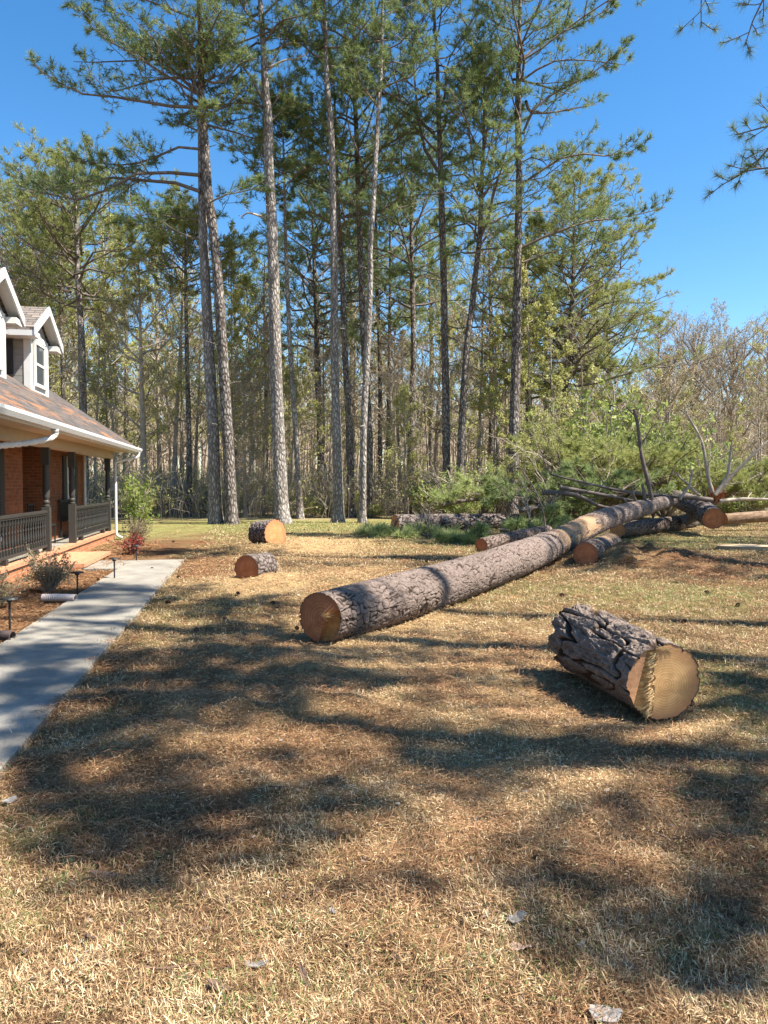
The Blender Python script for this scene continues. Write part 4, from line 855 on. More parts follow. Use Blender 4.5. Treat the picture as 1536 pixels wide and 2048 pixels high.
# sawn block in front
def blk_notch(cx, cy):
    d = 0 * cx
    ul = -.175 + .25 * cy; ur = -.078 + .06 * cy + .02 * (vnoise(cy * 30, cy * 0, 4) - .5)
    inside = sstep(ul - .004, ul + .008, cx) * (1 - sstep(ur - .012, ur + .01, cx))
    fib = vnoise(cx * 20, cy * 160, 9)
    lip = (1 - sstep(ul - .004, ul + .008, cx))
    return d - inside * (.040 + .022 * fib - .012 * sstep(ul, ur, cx)) - lip * .012
bn = g_(1333, 5.27, .275); bf = g_(1166, 6.60, .30)
broot, bo, bfm = log('log_block', 'thick sawn log block with notched pale cut face, alone on the right lawn', 'log', [bn, (bn + bf) / 2, bf], [.272, .285, .30], M_blockb, cell=.075, relief=.055, nl=420, ns_=360, elong=3.4, nearfade=.55, ridged=True, caps=('near', 'far'), capmat=M_cut, farmat=M_cutred, ragged=.16, seed=12, notch=blk_notch, notch_mats=(plain('split_hinge_wood', (.66, .38, .14), .75, .35, 26, .6), plain('lip_wood', (.50, .25, .12), .8, .3, 30, .5)), warp=.8,
    shed=lambda t_, th_: .75 * sstep(.1, -.5, np.sin(th_)) * np.ones_like(t_))
r = rs(42); G = Geo(); A, T, Uv, Wv = bfm[:4]
n = 260; cy = (r.rand(n) * 2 - 1) * .225; bs = A[0] + Uv[0] * (-.078 + .06 * cy + .008 * r.randn(n))[:, None] + Wv[0] * cy[:, None] + T[0] * (.03 * r.rand(n))[:, None]
spikes(G, bs, nrm(-Uv[0] * .9 - T[0] * .15 - Wv[0] * .3), n, .06, .0024, r, .3)
n = 40; bs = A[0] + Uv[0] * (-.07 + .11 * r.rand(n))[:, None] + Wv[0] * (.243 + .008 * r.randn(n))[:, None]; spikes(G, bs, nrm(Uv[0] * .5 - T[0] * .2), n, .07, .0022, r, .2)
link('splinter', G.mesh('splinter', [M_fiber]), broot)
# back log and the others in the pile
log('log_section', 'long straight log lying side-on behind the cut pine bough', 'log', [g_(790, 26.4, .30), g_(900, 27.4, .30), g_(1035, 28.6, .28)], [.30, .29, .27], M_logd, cell=.12, relief=.03, ns_=70, nl=200, capmat=M_cutor, seed=21)
log('log_section', 'short log with white-topped cut end tucked behind the long trunk', 'log', [g_(963, 18.6, .17), g_(1030, 20.3, .24), g_(1095, 22.2, .28)], [.17, .18, .18], M_log, cell=.09, relief=.02, ns_=60, nl=120, capmat=M_cutred, seed=22)
log('log_section', 'grey log lying on the grass under the raised end of the long trunk', 'log', [g_(1236, 23.2, .26), g_(1310, 25.5, .27), g_(1385, 28.0, .3)], [.24, .25, .25], M_log, cell=.1, relief=.02, ns_=60, nl=140, capmat=M_cutor, seed=23)
sroot, so, sf = log('log_section', 'propped log with round red-brown cut end facing the viewer at right', 'log', [g_(1428, 23.8, .58), g_(1395, 25.8, .86), g_(1352, 28.2, 1.12)], [.34, .35, .3], M_logd, cell=.11, relief=.03, ns_=80, nl=160, capmat=M_cutred, seed=24)
log('log_section', 'smooth pale log entering from the right frame edge', 'log', [g_(1450, 27.0, .42), g_(1530, 27.2, .5), g_(1640, 27.5, .5)], [.2, .21, .2], M_log, cell=.2, relief=.008, ns_=50, nl=80, capmat=M_cutor, seed=25, shed=lambda t_, th_: np.ones_like(t_) * .75)
# splintered stub and its branches on the far tree
troot = thing('fallen_treetop', 'splintered orange stump end with long bare branches at the right of the pile', 'fallen treetop', tuple(g_(1432, 26, 0)))
to = g_(1432, 26, 0); r = rs(44)
G = Geo(); L = smooth_line(np.array([[-.9, .5, .35, .2], [-.3, .2, .8, .2], [0, 0, 1.15, .16]]), 10); G.tubes(L[None, :, :3], L[None, :, 3], 12, cap=True); link('trunk', G.mesh('trunk', [M_limb], True), troot)
G = Geo(); n = 160; th = r.rand(n) * 6.28; bs = np.stack([.15 * np.cos(th), .15 * np.sin(th), 1.0 + .3 * r.rand(n)], -1) * [1, 1, 1]; spikes(G, bs, np.array([0, -.05, 1.]), n, .35, .03, r, .35); link('splinter', G.mesh('splinter', [plain('torn_orange_wood', (.50, .20, .08), .8, .4, 30, .4)]), troot)
for q, ln_ in enumerate([[(1425, 985), (1412, 930), (1400, 875), (1374, 828)], [(1438, 985), (1470, 945), (1500, 915), (1545, 875)], [(1440, 1003), (1490, 998), (1560, 1000)], [(1430, 990), (1455, 950), (1460, 920), (1464, 880)],
                       [(1425, 1000), (1390, 996), (1330, 992), (1260, 985), (1180, 968), (1100, 948)], [(1400, 990), (1370, 965), (1355, 945)], [(1360, 1000), (1375, 975), (1385, 945), (1380, 940)]]):
    stub(troot, to, ln_, 25.6 - .2 * q, .075 if q not in (5, 6) else .05, .03, M_deadlimb if q != 4 else M_limb, 50 + q, nside=6, lf=.3)
# fallen crowns: trunks, limbs and cut pine foliage
def crown_pile(label, line, d, n, ln, seed, mats, r0=.1, ns=8, nt_=5, el=(0, 70), loc=None, k=14, nl=.28, nw=.024, tone=.1):
    r = rs(seed); dd = d if isinstance(d, (list, tuple)) else [d] * len(line)
    w3 = np.array([at(px, py, e) for (px, py), e in zip(line, dd)]); o3 = np.array([w3[0, 0], w3[0, 1], 0]); w3 = smooth_line(w3 - o3, 20)
    root = thing('fallen_treetop', label, 'fallen treetop', tuple(o3))
    G = Geo(); G.tubes(w3[None], np.linspace(r0, .03, 20)[None], 10, cap=True); link('trunk', G.mesh('trunk', [M_limb], True), root)
    f = (np.arange(n) + r.rand(n)) / n * 19; i = np.minimum(f.astype(int), 18); b0 = w3[i] + (w3[i + 1] - w3[i]) * (f - i)[:, None]
    az = r.rand(n) * 6.28; e = R(1) * r.uniform(el[0], el[1], n); l = ln * (.5 + .7 * r.rand(n))
    D = np.stack([np.cos(az) * np.cos(e), np.sin(az) * np.cos(e), np.sin(e)], -1); u = np.linspace(0, 1, 7)[None, :, None]
    b = b0[:, None] + l[:, None, None] * (D[:, None] * u + np.array([0, 0, -.22]) * u * u + r.randn(n, 1, 3) * .12 * u * u); b[..., 2] = np.maximum(b[..., 2], .06)
    for q in range(4):
        i0 = r.randint(2, 18); e_ = R(r.uniform(15, 75)); a_ = r.rand() * 6.28; l_ = ln * r.uniform(.7, 1.3); D_ = np.array([math.cos(a_) * math.cos(e_), math.sin(a_) * math.cos(e_), math.sin(e_)]); tq = np.linspace(0, 1, 9)[:, None]
        bb = w3[i0] + l_ * (D_ * tq + r.randn(1, 3) * .15 * tq ** 2 + .02 * r.randn(9, 3) * tq); GB_ = Geo(); GB_.tubes(bb[None], np.linspace(.028, .009, 9)[None], 6)
        s2, _ = side(bb[None], r, 8, .2, 1, .35, .8, .9, .1, 4); GB_.tubes(s2, .009 * np.ones((8, 4)), 4); s3, _ = side(s2, r, 4, .2, 1, .5, .8, .9, .1, 3); GB_.tubes(s3, .005 * np.ones((len(s3), 3)), 3); link('branch', GB_.mesh('branch', [M_deadlimb if q % 3 else M_limb], True), root)
    G = Geo(); limb_set(G, b, .012 + l * .014, r, ns, nt_, k, nl, nw, tone0=tone, up=.05, dens=.45); link('crown', G.mesh('crown', mats), root)
MB = [M_limb, M_bough]
crown_pile('pale green needle-covered treetop heaped behind the back log, left part of the pile', [(880, 1010), (940, 1000), (1020, 1000)], [29.5, 30, 30.5], 16, 1.5, 701, MB, k=12, tone=.25)
crown_pile('fallen crown with dark shaded limbs between the back log and the raised trunk', [(1040, 1020), (1100, 1010), (1180, 1000), (1260, 985)], [27.5, 28, 28.5, 29], 26, 2.2, 702, [M_limb, M_needle], tone=.1)
crown_pile('tall heap of green fallen limbs right behind the upright dead stub', [(1180, 1000), (1260, 975), (1340, 965)], [31, 31.5, 32], 30, 3.0, 703, [M_limb, M_needley], el=(20, 80), tone=.25)
crown_pile('brushy green fallen limbs at the right frame edge', [(1400, 1000), (1470, 990), (1560, 985)], [30.5, 31, 31], 26, 2.6, 704, [M_limb, M_needley], el=(10, 75), tone=.2)
crown_pile('broad heap of yellow-green limbs standing behind the raised end of the long trunk', [(1100, 985), (1150, 960), (1215, 940)], [30, 31, 32], 28, 3.0, 708, [M_limb, M_needley], el=(20, 80), tone=.35)
crown_pile('low green boughs pressed on the grass behind the long trunk', [(1030, 1062), (1090, 1052), (1140, 1040)], [23.5, 24.5, 26], 14, 1.2, 705, MB, r0=.05, el=(-5, 30))
crown_pile('cut grey-green pine bough lying in front of the back log', [(745, 1068), (800, 1072), (870, 1076)], [24.6, 24.4, 23.8], 18, 1.1, 706, MB, r0=.04, el=(-5, 45), k=12, tone=.3)
crown_pile('small sparse green boughs on the grass beside the white-topped log', [(890, 1082), (925, 1085), (950, 1080)], [21.8, 21.5, 21.3], 9, .7, 707, MB, r0=.03, el=(0, 35))
for q, (ln_, d_, r0_, lab) in enumerate([([(1085, 985), (1150, 990), (1200, 1012), (1240, 1018)], 25.5, .10, 'dark curved limb lying left of the raised trunk end, lowest one'), ([(1120, 975), (1180, 985), (1260, 1000), (1330, 1012)], 26.6, .08, 'dark limb crossing behind the raised trunk end'),
        ([(1065, 1100), (1090, 1060), (1075, 990), (1040, 935)], 22.5, .03, 'thin crooked upright branch in front of the fallen crowns'), ([(1000, 1060), (1080, 1062), (1180, 1045)], 24, .06, 'straight dark limb flat on the ground behind the long trunk')]):
    w3 = np.array([at(px, py, d_) for px, py in ln_]); o3 = np.array([w3[0, 0], w3[0, 1], 0]); L = smooth_line(w3 - o3, 16); G = Geo(); G.tubes(L[None], np.linspace(r0_, r0_ * .4, 16)[None], 7, cap=True)
    s2, _ = side(L[None], rs(q), 7, .1, 1, .25, .8, .8, .1, 4); G.tubes(s2, .014 * np.ones((7, 4)), 4)
    o = link('fallen_branch', G.mesh('fallen_branch', [M_limb], True), None, tuple(o3)); tag(o, lab, 'branch')
# flat slab
r = rs(47); G = Geo(); th = np.linspace(0, 2 * math.pi, 60, endpoint=False); rad = 1 + .12 * (vnoise(th * 3, th * 0, 2) - .5)
top = np.stack([.72 * rad * np.cos(th), .5 * rad * np.sin(th), np.full(60, .09)], -1); bot = top - [0, 0, .08]
G.add(np.concatenate([bot, top, [[0, 0, .092]]]), [(q, (q + 1) % 60, 60 + (q + 1) % 60, 60 + q) for q in range(60)]); F = [(60 + q, 60 + (q + 1) % 60, 120) for q in range(60)]
G.F.append(np.array(F)); G.M.append(np.zeros(60)); slabm = G.mesh('wood_slab', [cutmat('pale_slab_wood', (.62, .48, .30), (.52, .38, .22), (.40, .26, .14), 60)], False, {'rad': np.concatenate([rad * .6, rad * .6, [0]]), 'rel': np.concatenate([np.ones(120), [0]])})
c = gp(1492, 1098); tag(link('wood_slab', slabm, None, (c[0], c[1], 0)), 'flat pale slice of wood on the grass by the right frame edge', 'wood slab')

# ------------------------------------------------------------ small debris
r = rs(50)
G = Geo(); n = 60; k = np.arange(n); ph = k * 2.4; zz = .07 * k / n; rr_ = .028 * np.sin(np.clip(.25 + k / n * 2.9, 0, 3.1)); B_ = np.stack([zz * 0, rr_ * 0, zz], -1) + np.stack([rr_ * .3 * np.cos(ph), rr_ * .3 * np.sin(ph), rr_ * 0], -1)
tp = np.stack([rr_ * np.cos(ph), rr_ * np.sin(ph), zz + .008], -1); W_ = np.stack([-np.sin(ph), np.cos(ph), ph * 0], -1) * .010
G.quads(B_ - W_ * .4, tp - W_, tp + [0, 0, .006], tp + W_, 0); G.quads(B_ + W_ * .4, tp + W_, tp - [0, 0, .006], tp - W_, 0)
M_cone = plain('pine_cone', (.10, .065, .045), .8, .3, 40, .2); me = G.mesh('pine_cone', [M_cone])
pts = [(1362, 1253), (1375, 1415), (660, 1215), (300, 1140), (352, 1160), (385, 1135), (450, 1095), (660, 1078), (850, 1127), (880, 1150), (900, 1120), (1060, 1240), (1420, 1190), (1480, 1215), (1500, 1075), (1450, 1080), (480, 1190), (330, 1210), (590, 1260), (390, 1268), (1000, 1160), (610, 1060), (655, 1062), (350, 1085), (760, 1090), (1290, 1085), (1350, 1100), (1130, 1195), (450, 1240), (540, 1210)]
for q, (px, py) in enumerate(pts):
    c = gp(px, py); o = link('pine_cone', me, None, (c[0], c[1], float(gh(c[0], c[1])) + .03)); o.rotation_euler = (R(90) + r.randn() * .3, 0, r.rand() * 6.28); s0 = r.uniform(.8, 1.15); o.scale = (s0,) * 3
    tag(o, 'brown pine cone lying on the lawn among the logs', 'pine cone', 'pine cones scattered on the lawn')
M_chipd = plain('dark_bark_flake', (.13, .085, .06), .85, .4, 25, .5); M_chipl = plain('grey_bark_flake', (.25, .225, .20), .8, .3, 25, .5); M_twig = plain('twig', (.15, .09, .06), .85, .3, 20, .2)
def chip(label, px, py, sz, mat, seed, asp=.5, group=None):
    r = rs(seed); n = 14; th = np.linspace(0, 6.283, n, endpoint=False); rd = 1 + .45 * (r.rand(n) - .5); c = gp(px, py)
    T = np.stack([sz * rd * np.cos(th), sz * asp * rd * np.sin(th), .18 * sz * r.rand(n) + .25 * sz * np.cos(th) ** 2], -1); th_ = max(.004, sz * .10)
    G = Geo(); G.add(np.concatenate([T, T - [0, 0, th_], [[0, 0, .1 * sz]], [[0, 0, .1 * sz - th_]]]), [(q, n + q, n + (q + 1) % n, (q + 1) % n) for q in range(n)])
    G.F.append(np.array([(q, (q + 1) % n, 2 * n) for q in range(n)])); G.M.append(np.zeros(n)); G.F.append(np.array([(n + (q + 1) % n, n + q, 2 * n + 1) for q in range(n)])); G.M.append(np.zeros(n))
    o = link('bark_flake', G.mesh('bark_flake', [mat]), None, (c[0], c[1], float(gh(c[0], c[1])) + .018)); o.rotation_euler = (r.randn() * .25, r.randn() * .25, r.rand() * 6.28); tag(o, label, 'bark flake', group)
chip('pale silvery bark flake, left of the two pale ones at the bottom', 512, 1940, .042, M_chipl, 1); chip('dark curled bark flake below the pale one at the bottom left', 436, 1990, .045, M_chipd, 2, .4)
chip('large silvery bark flake at the bottom right', 1208, 2032, .055, M_chipl, 3, .6); chip('grey-brown bark flake in the middle right of the near lawn', 1035, 1848, .035, M_chipl, 4, .6)
chip('reddish bark piece on the left of the near lawn', 210, 1760, .06, M_chipd, 5, .35); chip('small pale flake near the left frame edge', 18, 1612, .05, M_chipl, 6, .4)
chip('long brown bark strip at the bottom left', 185, 1895, .055, M_chipd, 7, .2); chip('tiny pale flake right of the large curved twig', 668, 1842, .02, M_chipl, 8); chip('small pale flake at right of the near lawn', 1162, 1895, .022, M_chipl, 9)
chip('thin brown bark piece in the bottom middle', 608, 1960, .05, M_chipd, 10, .3); chip('dark flake near the lower right corner', 1262, 1940, .03, M_chipd, 11); chip('small dark flake above the large curved twig', 630, 1785, .025, M_chipd, 12)
chip('dark bark chunk at the right lawn edge', 1345, 1390, .05, M_chipd, 13) ; chip('pinkish broad bark flake right of the bottom middle', 1040, 1905, .04, plain('pinkish_bark', (.42, .28, .2), .85, .3, 25, .4), 14, .7)
def twig(label, line, r0, seed):
    w3 = []
    for px, py in line:
        c = gp(px, py); w3.append([c[0], c[1], float(gh(c[0], c[1])) + .012 + r0])
    w3 = np.array(w3); o3 = np.array([w3[0, 0], w3[0, 1], w3[0, 2]]); L = smooth_line(w3 - o3, 14); G = Geo(); G.tubes(L[None], np.linspace(r0, r0 * .4, 14)[None], 6, cap=True)
    s2, _ = side(L[None], rs(seed), 2, .3, .9, .25, .7, .5, .05, 4); G.tubes(s2, r0 * .4 * np.ones((2, 4)), 4)
    tag(link('twig', G.mesh('twig', [M_twig], True), None, tuple(o3)), label, 'twig')
twig('thin curved dark twig in the middle of the near lawn', [(565, 1792), (605, 1798), (640, 1812), (685, 1812)], .004, 1); twig('reddish forked stick at the bottom left', [(290, 1955), (330, 1958), (395, 1945)], .006, 2)
twig('short dark stick at right of the near lawn', [(1310, 1670), (1335, 1680), (1362, 1688)], .006, 3); twig('long arched twig behind the sawn block', [(1232, 1212), (1255, 1210), (1280, 1220)], .008, 4)
twig('dark stick near the frame edge right of the reddish mound', [(1470, 1135), (1490, 1140), (1508, 1152)], .012, 5); twig('dark curved stick right of the grey-brown flake', [(915, 1818), (950, 1835), (1000, 1838)], .006, 6)

# ------------------------------------------------------------ house
M_white = plain('white_paint', (.58, .57, .54), .5, .06, 3, .05); M_post = plain('shaded_post_paint', (.042, .039, .034), .55, .1, 4, .1); M_dark = plain('black_shutter_paint', (.03, .03, .032), .5, .2, 5, .1)  # post paint far darker than its grey-green, porch shade put into the colour
M_rail = plain('grey_rail_paint', (.034, .032, .028), .55, .12, 5, .1)
M_soff = plain('cream_soffit', (.44, .34, .23), .6, .06, 3, .05); M_side = plain('dark_grey_siding', (.22, .21, .19), .7, .12, 4, .1)
m, t, b = newmat('window_glass', .05, .6); b.inputs['Base Color'].default_value = (.06, .07, .075, 1); M_glass = m
def brickm(name, c1, c2, mort):
    m, t, b = newmat(name, .9, .2); tc = t.nodes.new('ShaderNodeTexCoord'); sp = t.nodes.new('ShaderNodeSeparateXYZ'); t.links.new(tc.outputs['Object'], sp.inputs[0])
    a = t.nodes.new('ShaderNodeMath'); t.links.new(sp.outputs[0], a.inputs[0]); t.links.new(sp.outputs[1], a.inputs[1]); cb = t.nodes.new('ShaderNodeCombineXYZ'); t.links.new(a.outputs[0], cb.inputs[0]); t.links.new(sp.outputs[2], cb.inputs[1])
    k = t.nodes.new('ShaderNodeTexBrick'); t.links.new(cb.outputs[0], k.inputs['Vector']); k.inputs['Scale'].default_value = 1; k.inputs['Brick Width'].default_value = .21; k.inputs['Row Height'].default_value = .075; k.inputs['Mortar Size'].default_value = .006
    k.inputs['Color1'].default_value = (*c1, 1); k.inputs['Color2'].default_value = (*c2, 1); k.inputs['Mortar'].default_value = (*mort, 1)
    r2 = ramp(t, [(.3, (.75, .72, .7)), (.7, (1.15, 1.1, 1.08))]); t.links.new(noise(t, 9, 5, .65, objco(t)), r2.inputs[0])
    t.links.new(mixc(t, 1., k.outputs[0], r2.outputs[0], 'MULTIPLY'), b.inputs['Base Color'])
    iv = t.nodes.new('ShaderNodeMath'); iv.operation = 'SUBTRACT'; iv.inputs[0].default_value = 1; t.links.new(k.outputs['Fac'], iv.inputs[1]); bump(t, b, iv.outputs[0], .8, .01)
    return m
M_brickshade = brickm('shaded_wall_brick', (.25, .095, .04), (.17, .06, .025), (.20, .14, .09))  # wall brick darkened in its colour to stand in for porch shade
m, t, b = newmat('roof_shingles', .9, .15); tc = t.nodes.new('ShaderNodeTexCoord'); k = t.nodes.new('ShaderNodeTexBrick'); mp_ = t.nodes.new('ShaderNodeMapping'); t.links.new(tc.outputs['Object'], mp_.inputs[0]); t.links.new(mp_.outputs[0], k.inputs['Vector'])
k.inputs['Scale'].default_value = 1; k.inputs['Brick Width'].default_value = .3; k.inputs['Row Height'].default_value = .13; k.inputs['Mortar Size'].default_value = .008
k.inputs['Color1'].default_value = (.13, .11, .10, 1); k.inputs['Color2'].default_value = (.07, .062, .058, 1); k.inputs['Mortar'].default_value = (.05, .045, .04, 1)
st = noise(t, 1.0, 9, .82, objco(t, (.35, 1.8, 1))); r2 = ramp(t, [(.52, (0, 0, 0)), (.60, (.85, .85, .85))]); t.links.new(st, r2.inputs[0])
st2 = ramp(t, [(.35, (.16, .06, .03)), (.65, (.46, .22, .10))]); t.links.new(noise(t, 40, 4, .7, objco(t)), st2.inputs[0])
t.links.new(mixc(t, r2.outputs[0], k.outputs[0], st2.outputs[0]), b.inputs['Base Color']); bump(t, b, noise(t, 50, 4, .7, objco(t)), .6, .01); M_roof = m
m, t, b = newmat('dormer_shingles', .9, .15); tc = t.nodes.new('ShaderNodeTexCoord'); k = t.nodes.new('ShaderNodeTexBrick'); sp = t.nodes.new('ShaderNodeSeparateXYZ'); cb = t.nodes.new('ShaderNodeCombineXYZ'); t.links.new(tc.outputs['Object'], sp.inputs[0]); t.links.new(sp.outputs[1], cb.inputs[0]); t.links.new(sp.outputs[2], cb.inputs[1]); t.links.new(cb.outputs[0], k.inputs['Vector'])
k.inputs['Scale'].default_value = 1; k.inputs['Brick Width'].default_value = .3; k.inputs['Row Height'].default_value = .085; k.inputs['Mortar Size'].default_value = .01; k.inputs['Color1'].default_value = (.27, .22, .18, 1); k.inputs['Color2'].default_value = (.15, .125, .105, 1); k.inputs['Mortar'].default_value = (.06, .05, .045, 1)
t.links.new(k.outputs[0], b.inputs['Base Color']); bump(t, b, noise(t, 50, 4, .7, objco(t)), .6, .01); M_droof = m

HO = (20., 5.)
hp = hw(*HO); house = thing('brick_house', 'orange brick house with dormers, white gutter and railed front porch', 'house', tuple(hp), math.atan2(HU[1], HU[0]))
def part(name, G, mats, parent=house, smooth=False, label=None, **k):
    for v_ in G.V: 
        if parent is house: v_ -= np.array([HO[0], HO[1], 0.])
    o = link(name, G.mesh(name, mats if isinstance(mats, list) else [mats], smooth), parent)
    if label: o['label'] = label
    return o
def sub(name, G, mat, par, smooth=False):
    for v_ in G.V: v_ -= np.array([HO[0], HO[1], 0.])
    return link(name, G.mesh(name, [mat], smooth), par)
FZ = .26; CZ = 2.60; WL = 4.88
# porch base with brick rowlock edge
G = Geo(); G.box((6, 4.04, -.3), (24.3, 7, FZ - .075)); M_bricksun = brickm('sunlit_base_brick', (.42, .18, .08), (.32, .125, .055), (.40, .30, .21)); part('porch_base', G, M_bricksun)  # same brick, its colour brightened to look sunlit
G = Geo()
s = 6.
while s < 24.3: G.box((s, 4.0, FZ - .073), (s + .066, 4.22, FZ), 0, 0); s += .076
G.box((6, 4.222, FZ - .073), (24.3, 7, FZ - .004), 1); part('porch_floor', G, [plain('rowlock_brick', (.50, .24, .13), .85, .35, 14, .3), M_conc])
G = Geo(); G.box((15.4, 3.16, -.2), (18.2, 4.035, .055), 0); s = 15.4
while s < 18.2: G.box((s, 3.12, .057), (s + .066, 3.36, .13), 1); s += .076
G.box((15.4, 3.362, .057), (18.2, 4.03, .128), 1); part('step', G, [M_bricksun, plain('step_brick', (.50, .24, .13), .85, .35, 14, .3)])
# walls
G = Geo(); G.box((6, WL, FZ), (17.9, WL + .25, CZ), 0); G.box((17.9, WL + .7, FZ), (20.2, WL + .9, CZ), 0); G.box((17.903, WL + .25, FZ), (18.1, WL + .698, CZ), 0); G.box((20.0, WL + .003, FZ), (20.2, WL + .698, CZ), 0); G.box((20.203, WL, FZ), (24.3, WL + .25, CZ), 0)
G.box((24.05, WL + .253, -.2), (24.3, 12, 2.7), 0); part('wall', G, M_brickshade)
def window(s0, s1, z0, z1, Lf=WL, parent=None, fr=.09, nm='window'):
    G = Geo(); y0 = Lf - .05
    G.box((s0, y0, z0), (s0 + fr, Lf - .001, z1)); G.box((s1 - fr, y0, z0), (s1, Lf - .001, z1)); G.box((s0 + fr, y0, z1 - fr), (s1 - fr, Lf - .001, z1)); G.box((s0 - .03, y0 - .03, z0 - .02), (s1 + .03, Lf - .001, z0 + .06)); zm = (z0 + z1) / 2; G.box((s0 + fr, y0 + .01, zm - .03), (s1 - fr, Lf - .001, zm + .03))
    return G
for s0, s1 in ((14.5, 16.1), (11.2, 12.4), (21.9, 22.75)):
    w_ = part('window', window(s0, s1, 1.0 if s0 > 20 else .55, 2.4), M_white); G = Geo(); G.box((s0 + .08, WL - .022, .6 if s0 < 20 else 1.05), (s1 - .08, WL - .004, 2.35)); sub('pane', G, M_glass, w_)
    for q in ((s0 - .42, s0 - .04), (s1 + .04, s1 + .42)):
        G = Geo(); G.box((q[0], WL - .04, .55 if s0 < 20 else 1.0), (q[1], WL - .001, 2.4))
        for zq in np.arange(.62 if s0 < 20 else 1.07, 2.3, .06): G.box((q[0] + .05, WL - .05, zq), (q[1] - .05, WL - .041, zq + .035))
        part('shutter', G, M_dark)
G = Geo(); G.box((18.5, WL + .66, FZ), (19.5, WL + .698, 2.35)); 
for a_, b_ in ((.4, 1.1), (1.25, 2.2)): G.box((18.62, WL + .645, a_), (18.95, WL + .659, b_)); G.box((19.05, WL + .645, a_), (19.38, WL + .659, b_))
dr = part('door', G, plain('dark_door_paint', (.07, .03, .02), .5, .2, 4, .1)); G = Geo(); G.tubes(np.array([[[18.57, WL + .60, 1.15], [18.57, WL + .66, 1.15]]]), np.array([[.03, .03]]), 10, cap=True); sub('handle', G, plain('brass', (.5, .35, .12), .3, .1, 4, 0), dr)
# porch ceiling + beam
G = Geo(); G.box((6, 3.55, CZ + .02), (24.75, WL - .003, CZ + .05)); part('porch_ceiling', G, M_soff)
G = Geo(); G.box((6, 4.02, CZ - .20), (24.2, 4.24, CZ + .018)); part('beam', G, M_soff)
# roof
SL = .68; ZE = CZ + .17
G = Geo(); e0, e1 = 3.42, 8.8; z0, z1 = ZE, ZE + SL * (e1 - e0)
V = [(6, e0, z0), (24.9, e0, z0), (24.9, e1, z1), (6, e1, z1), (6, e0, z0 - .09), (24.9, e0, z0 - .09), (24.9, e1, z1 - .09), (6, e1, z1 - .09), (24.9, 14.2, z0), (6, 14.2, z0), (24.9, 14.2, z0 - .09), (6, 14.2, z0 - .09)]
G.add(V, [(0, 1, 2, 3), (0, 4, 5, 1), (1, 5, 6, 2), (4, 7, 6, 5), (3, 2, 8, 9), (2, 6, 10, 8), (7, 11, 10, 6)]); part('roof', G, M_roof)
G = Geo(); G.box((6, e0 + .0, z0 - .19), (24.9, e0 + .025, z0 - .092)); 
G.add([(24.86, e0 + .03, z0 - .26), (24.90, e0 + .03, z0 - .26), (24.90, e1, z1 - .24), (24.86, e1, z1 - .24), (24.86, e0 + .03, z0 - .095), (24.90, e0 + .03, z0 - .095), (24.90, e1, z1 - .095), (24.86, e1, z1 - .095)], [(0, 3, 2, 1), (4, 5, 6, 7), (0, 1, 5, 4), (1, 2, 6, 5), (3, 0, 4, 7)]); part('fascia', G, M_white)
# gable end wall above eave
G = Geo(); V = [(24.3, WL, CZ), (24.3, 12, CZ), (24.3, 12, z0 + .8), (24.3, e1, z1 - .12), (24.3, WL, z0 + SL * (WL - e0) - .12)]; V2 = [(24.1, b_, c_) for a_, b_, c_ in V]; G.add(V + V2, [(0, 1, 2, 3, 4), (9, 8, 7, 6, 5)]); part('gable', G, M_side)
# gutter (K profile) and downspouts
def sweep(prof, s0, s1, G):
    n = len(prof); V = [(s0, y, z) for y, z in prof] + [(s1, y, z) for y, z in prof]; G.add(V, [(i_, n + i_, n + (i_ + 1) % n, (i_ + 1) % n) for i_ in range(n)]); G.add([(s1, y, z) for y, z in prof], [tuple(range(n))]); G.add([(s0, y, z) for y, z in prof], [tuple(range(n))[::-1]])
G = Geo(); gz = ZE - .03
sweep([(e0 - .002, gz - .13), (e0 - .002, gz), (e0 - .012, gz), (e0 - .012, gz - .12), (e0 - .08, gz - .12), (e0 - .115, gz - .05), (e0 - .115, gz), (e0 - .13, gz), (e0 - .13, gz - .055), (e0 - .09, gz - .13)], 6, 24.93, G); part('gutter', G, M_white)
def pipe(pts, r0=.042):
    G = Geo(); L = smooth_line(np.array(pts, float), 60); rr = r0 * (1 + .0 * L[:, 0]); G.tubes(L[None], rr[None], 8, cap=True); return G
part('downspout', pipe([(24.6, e0 - .06, gz - .12), (24.58, e0 - .05, gz - .24), (24.45, e0 + .15, gz - .32), (24.2, 3.9, gz - .42), (24.15, 3.97, gz - .52), (24.15, 3.97, 1.5), (24.15, 3.97, .35), (24.15, 3.95, .12), (24.15, 3.8, .03)]), M_white, smooth=True)
def ribbed(pts, r0=.06, n=90):
    G = Geo(); L = smooth_line(np.array(pts, float), n); G.tubes(L[None], (r0 * (1 + .12 * np.sign(np.sin(np.arange(n) * 1.57))))[None], 10); return G
part('downspout', ribbed([(14.35, e0 - .06, gz - .12), (14.35, e0 - .03, gz - .26), (14.0, e0 + .25, gz - .38), (13.4, 3.9, gz - .46), (13.0, 4.0, gz - .50)], .05, 40), M_white, smooth=False)
part('downspout', pipe([(23.9, WL - .08, 2.5), (23.9, WL - .08, .3)], .04), M_white, smooth=True)
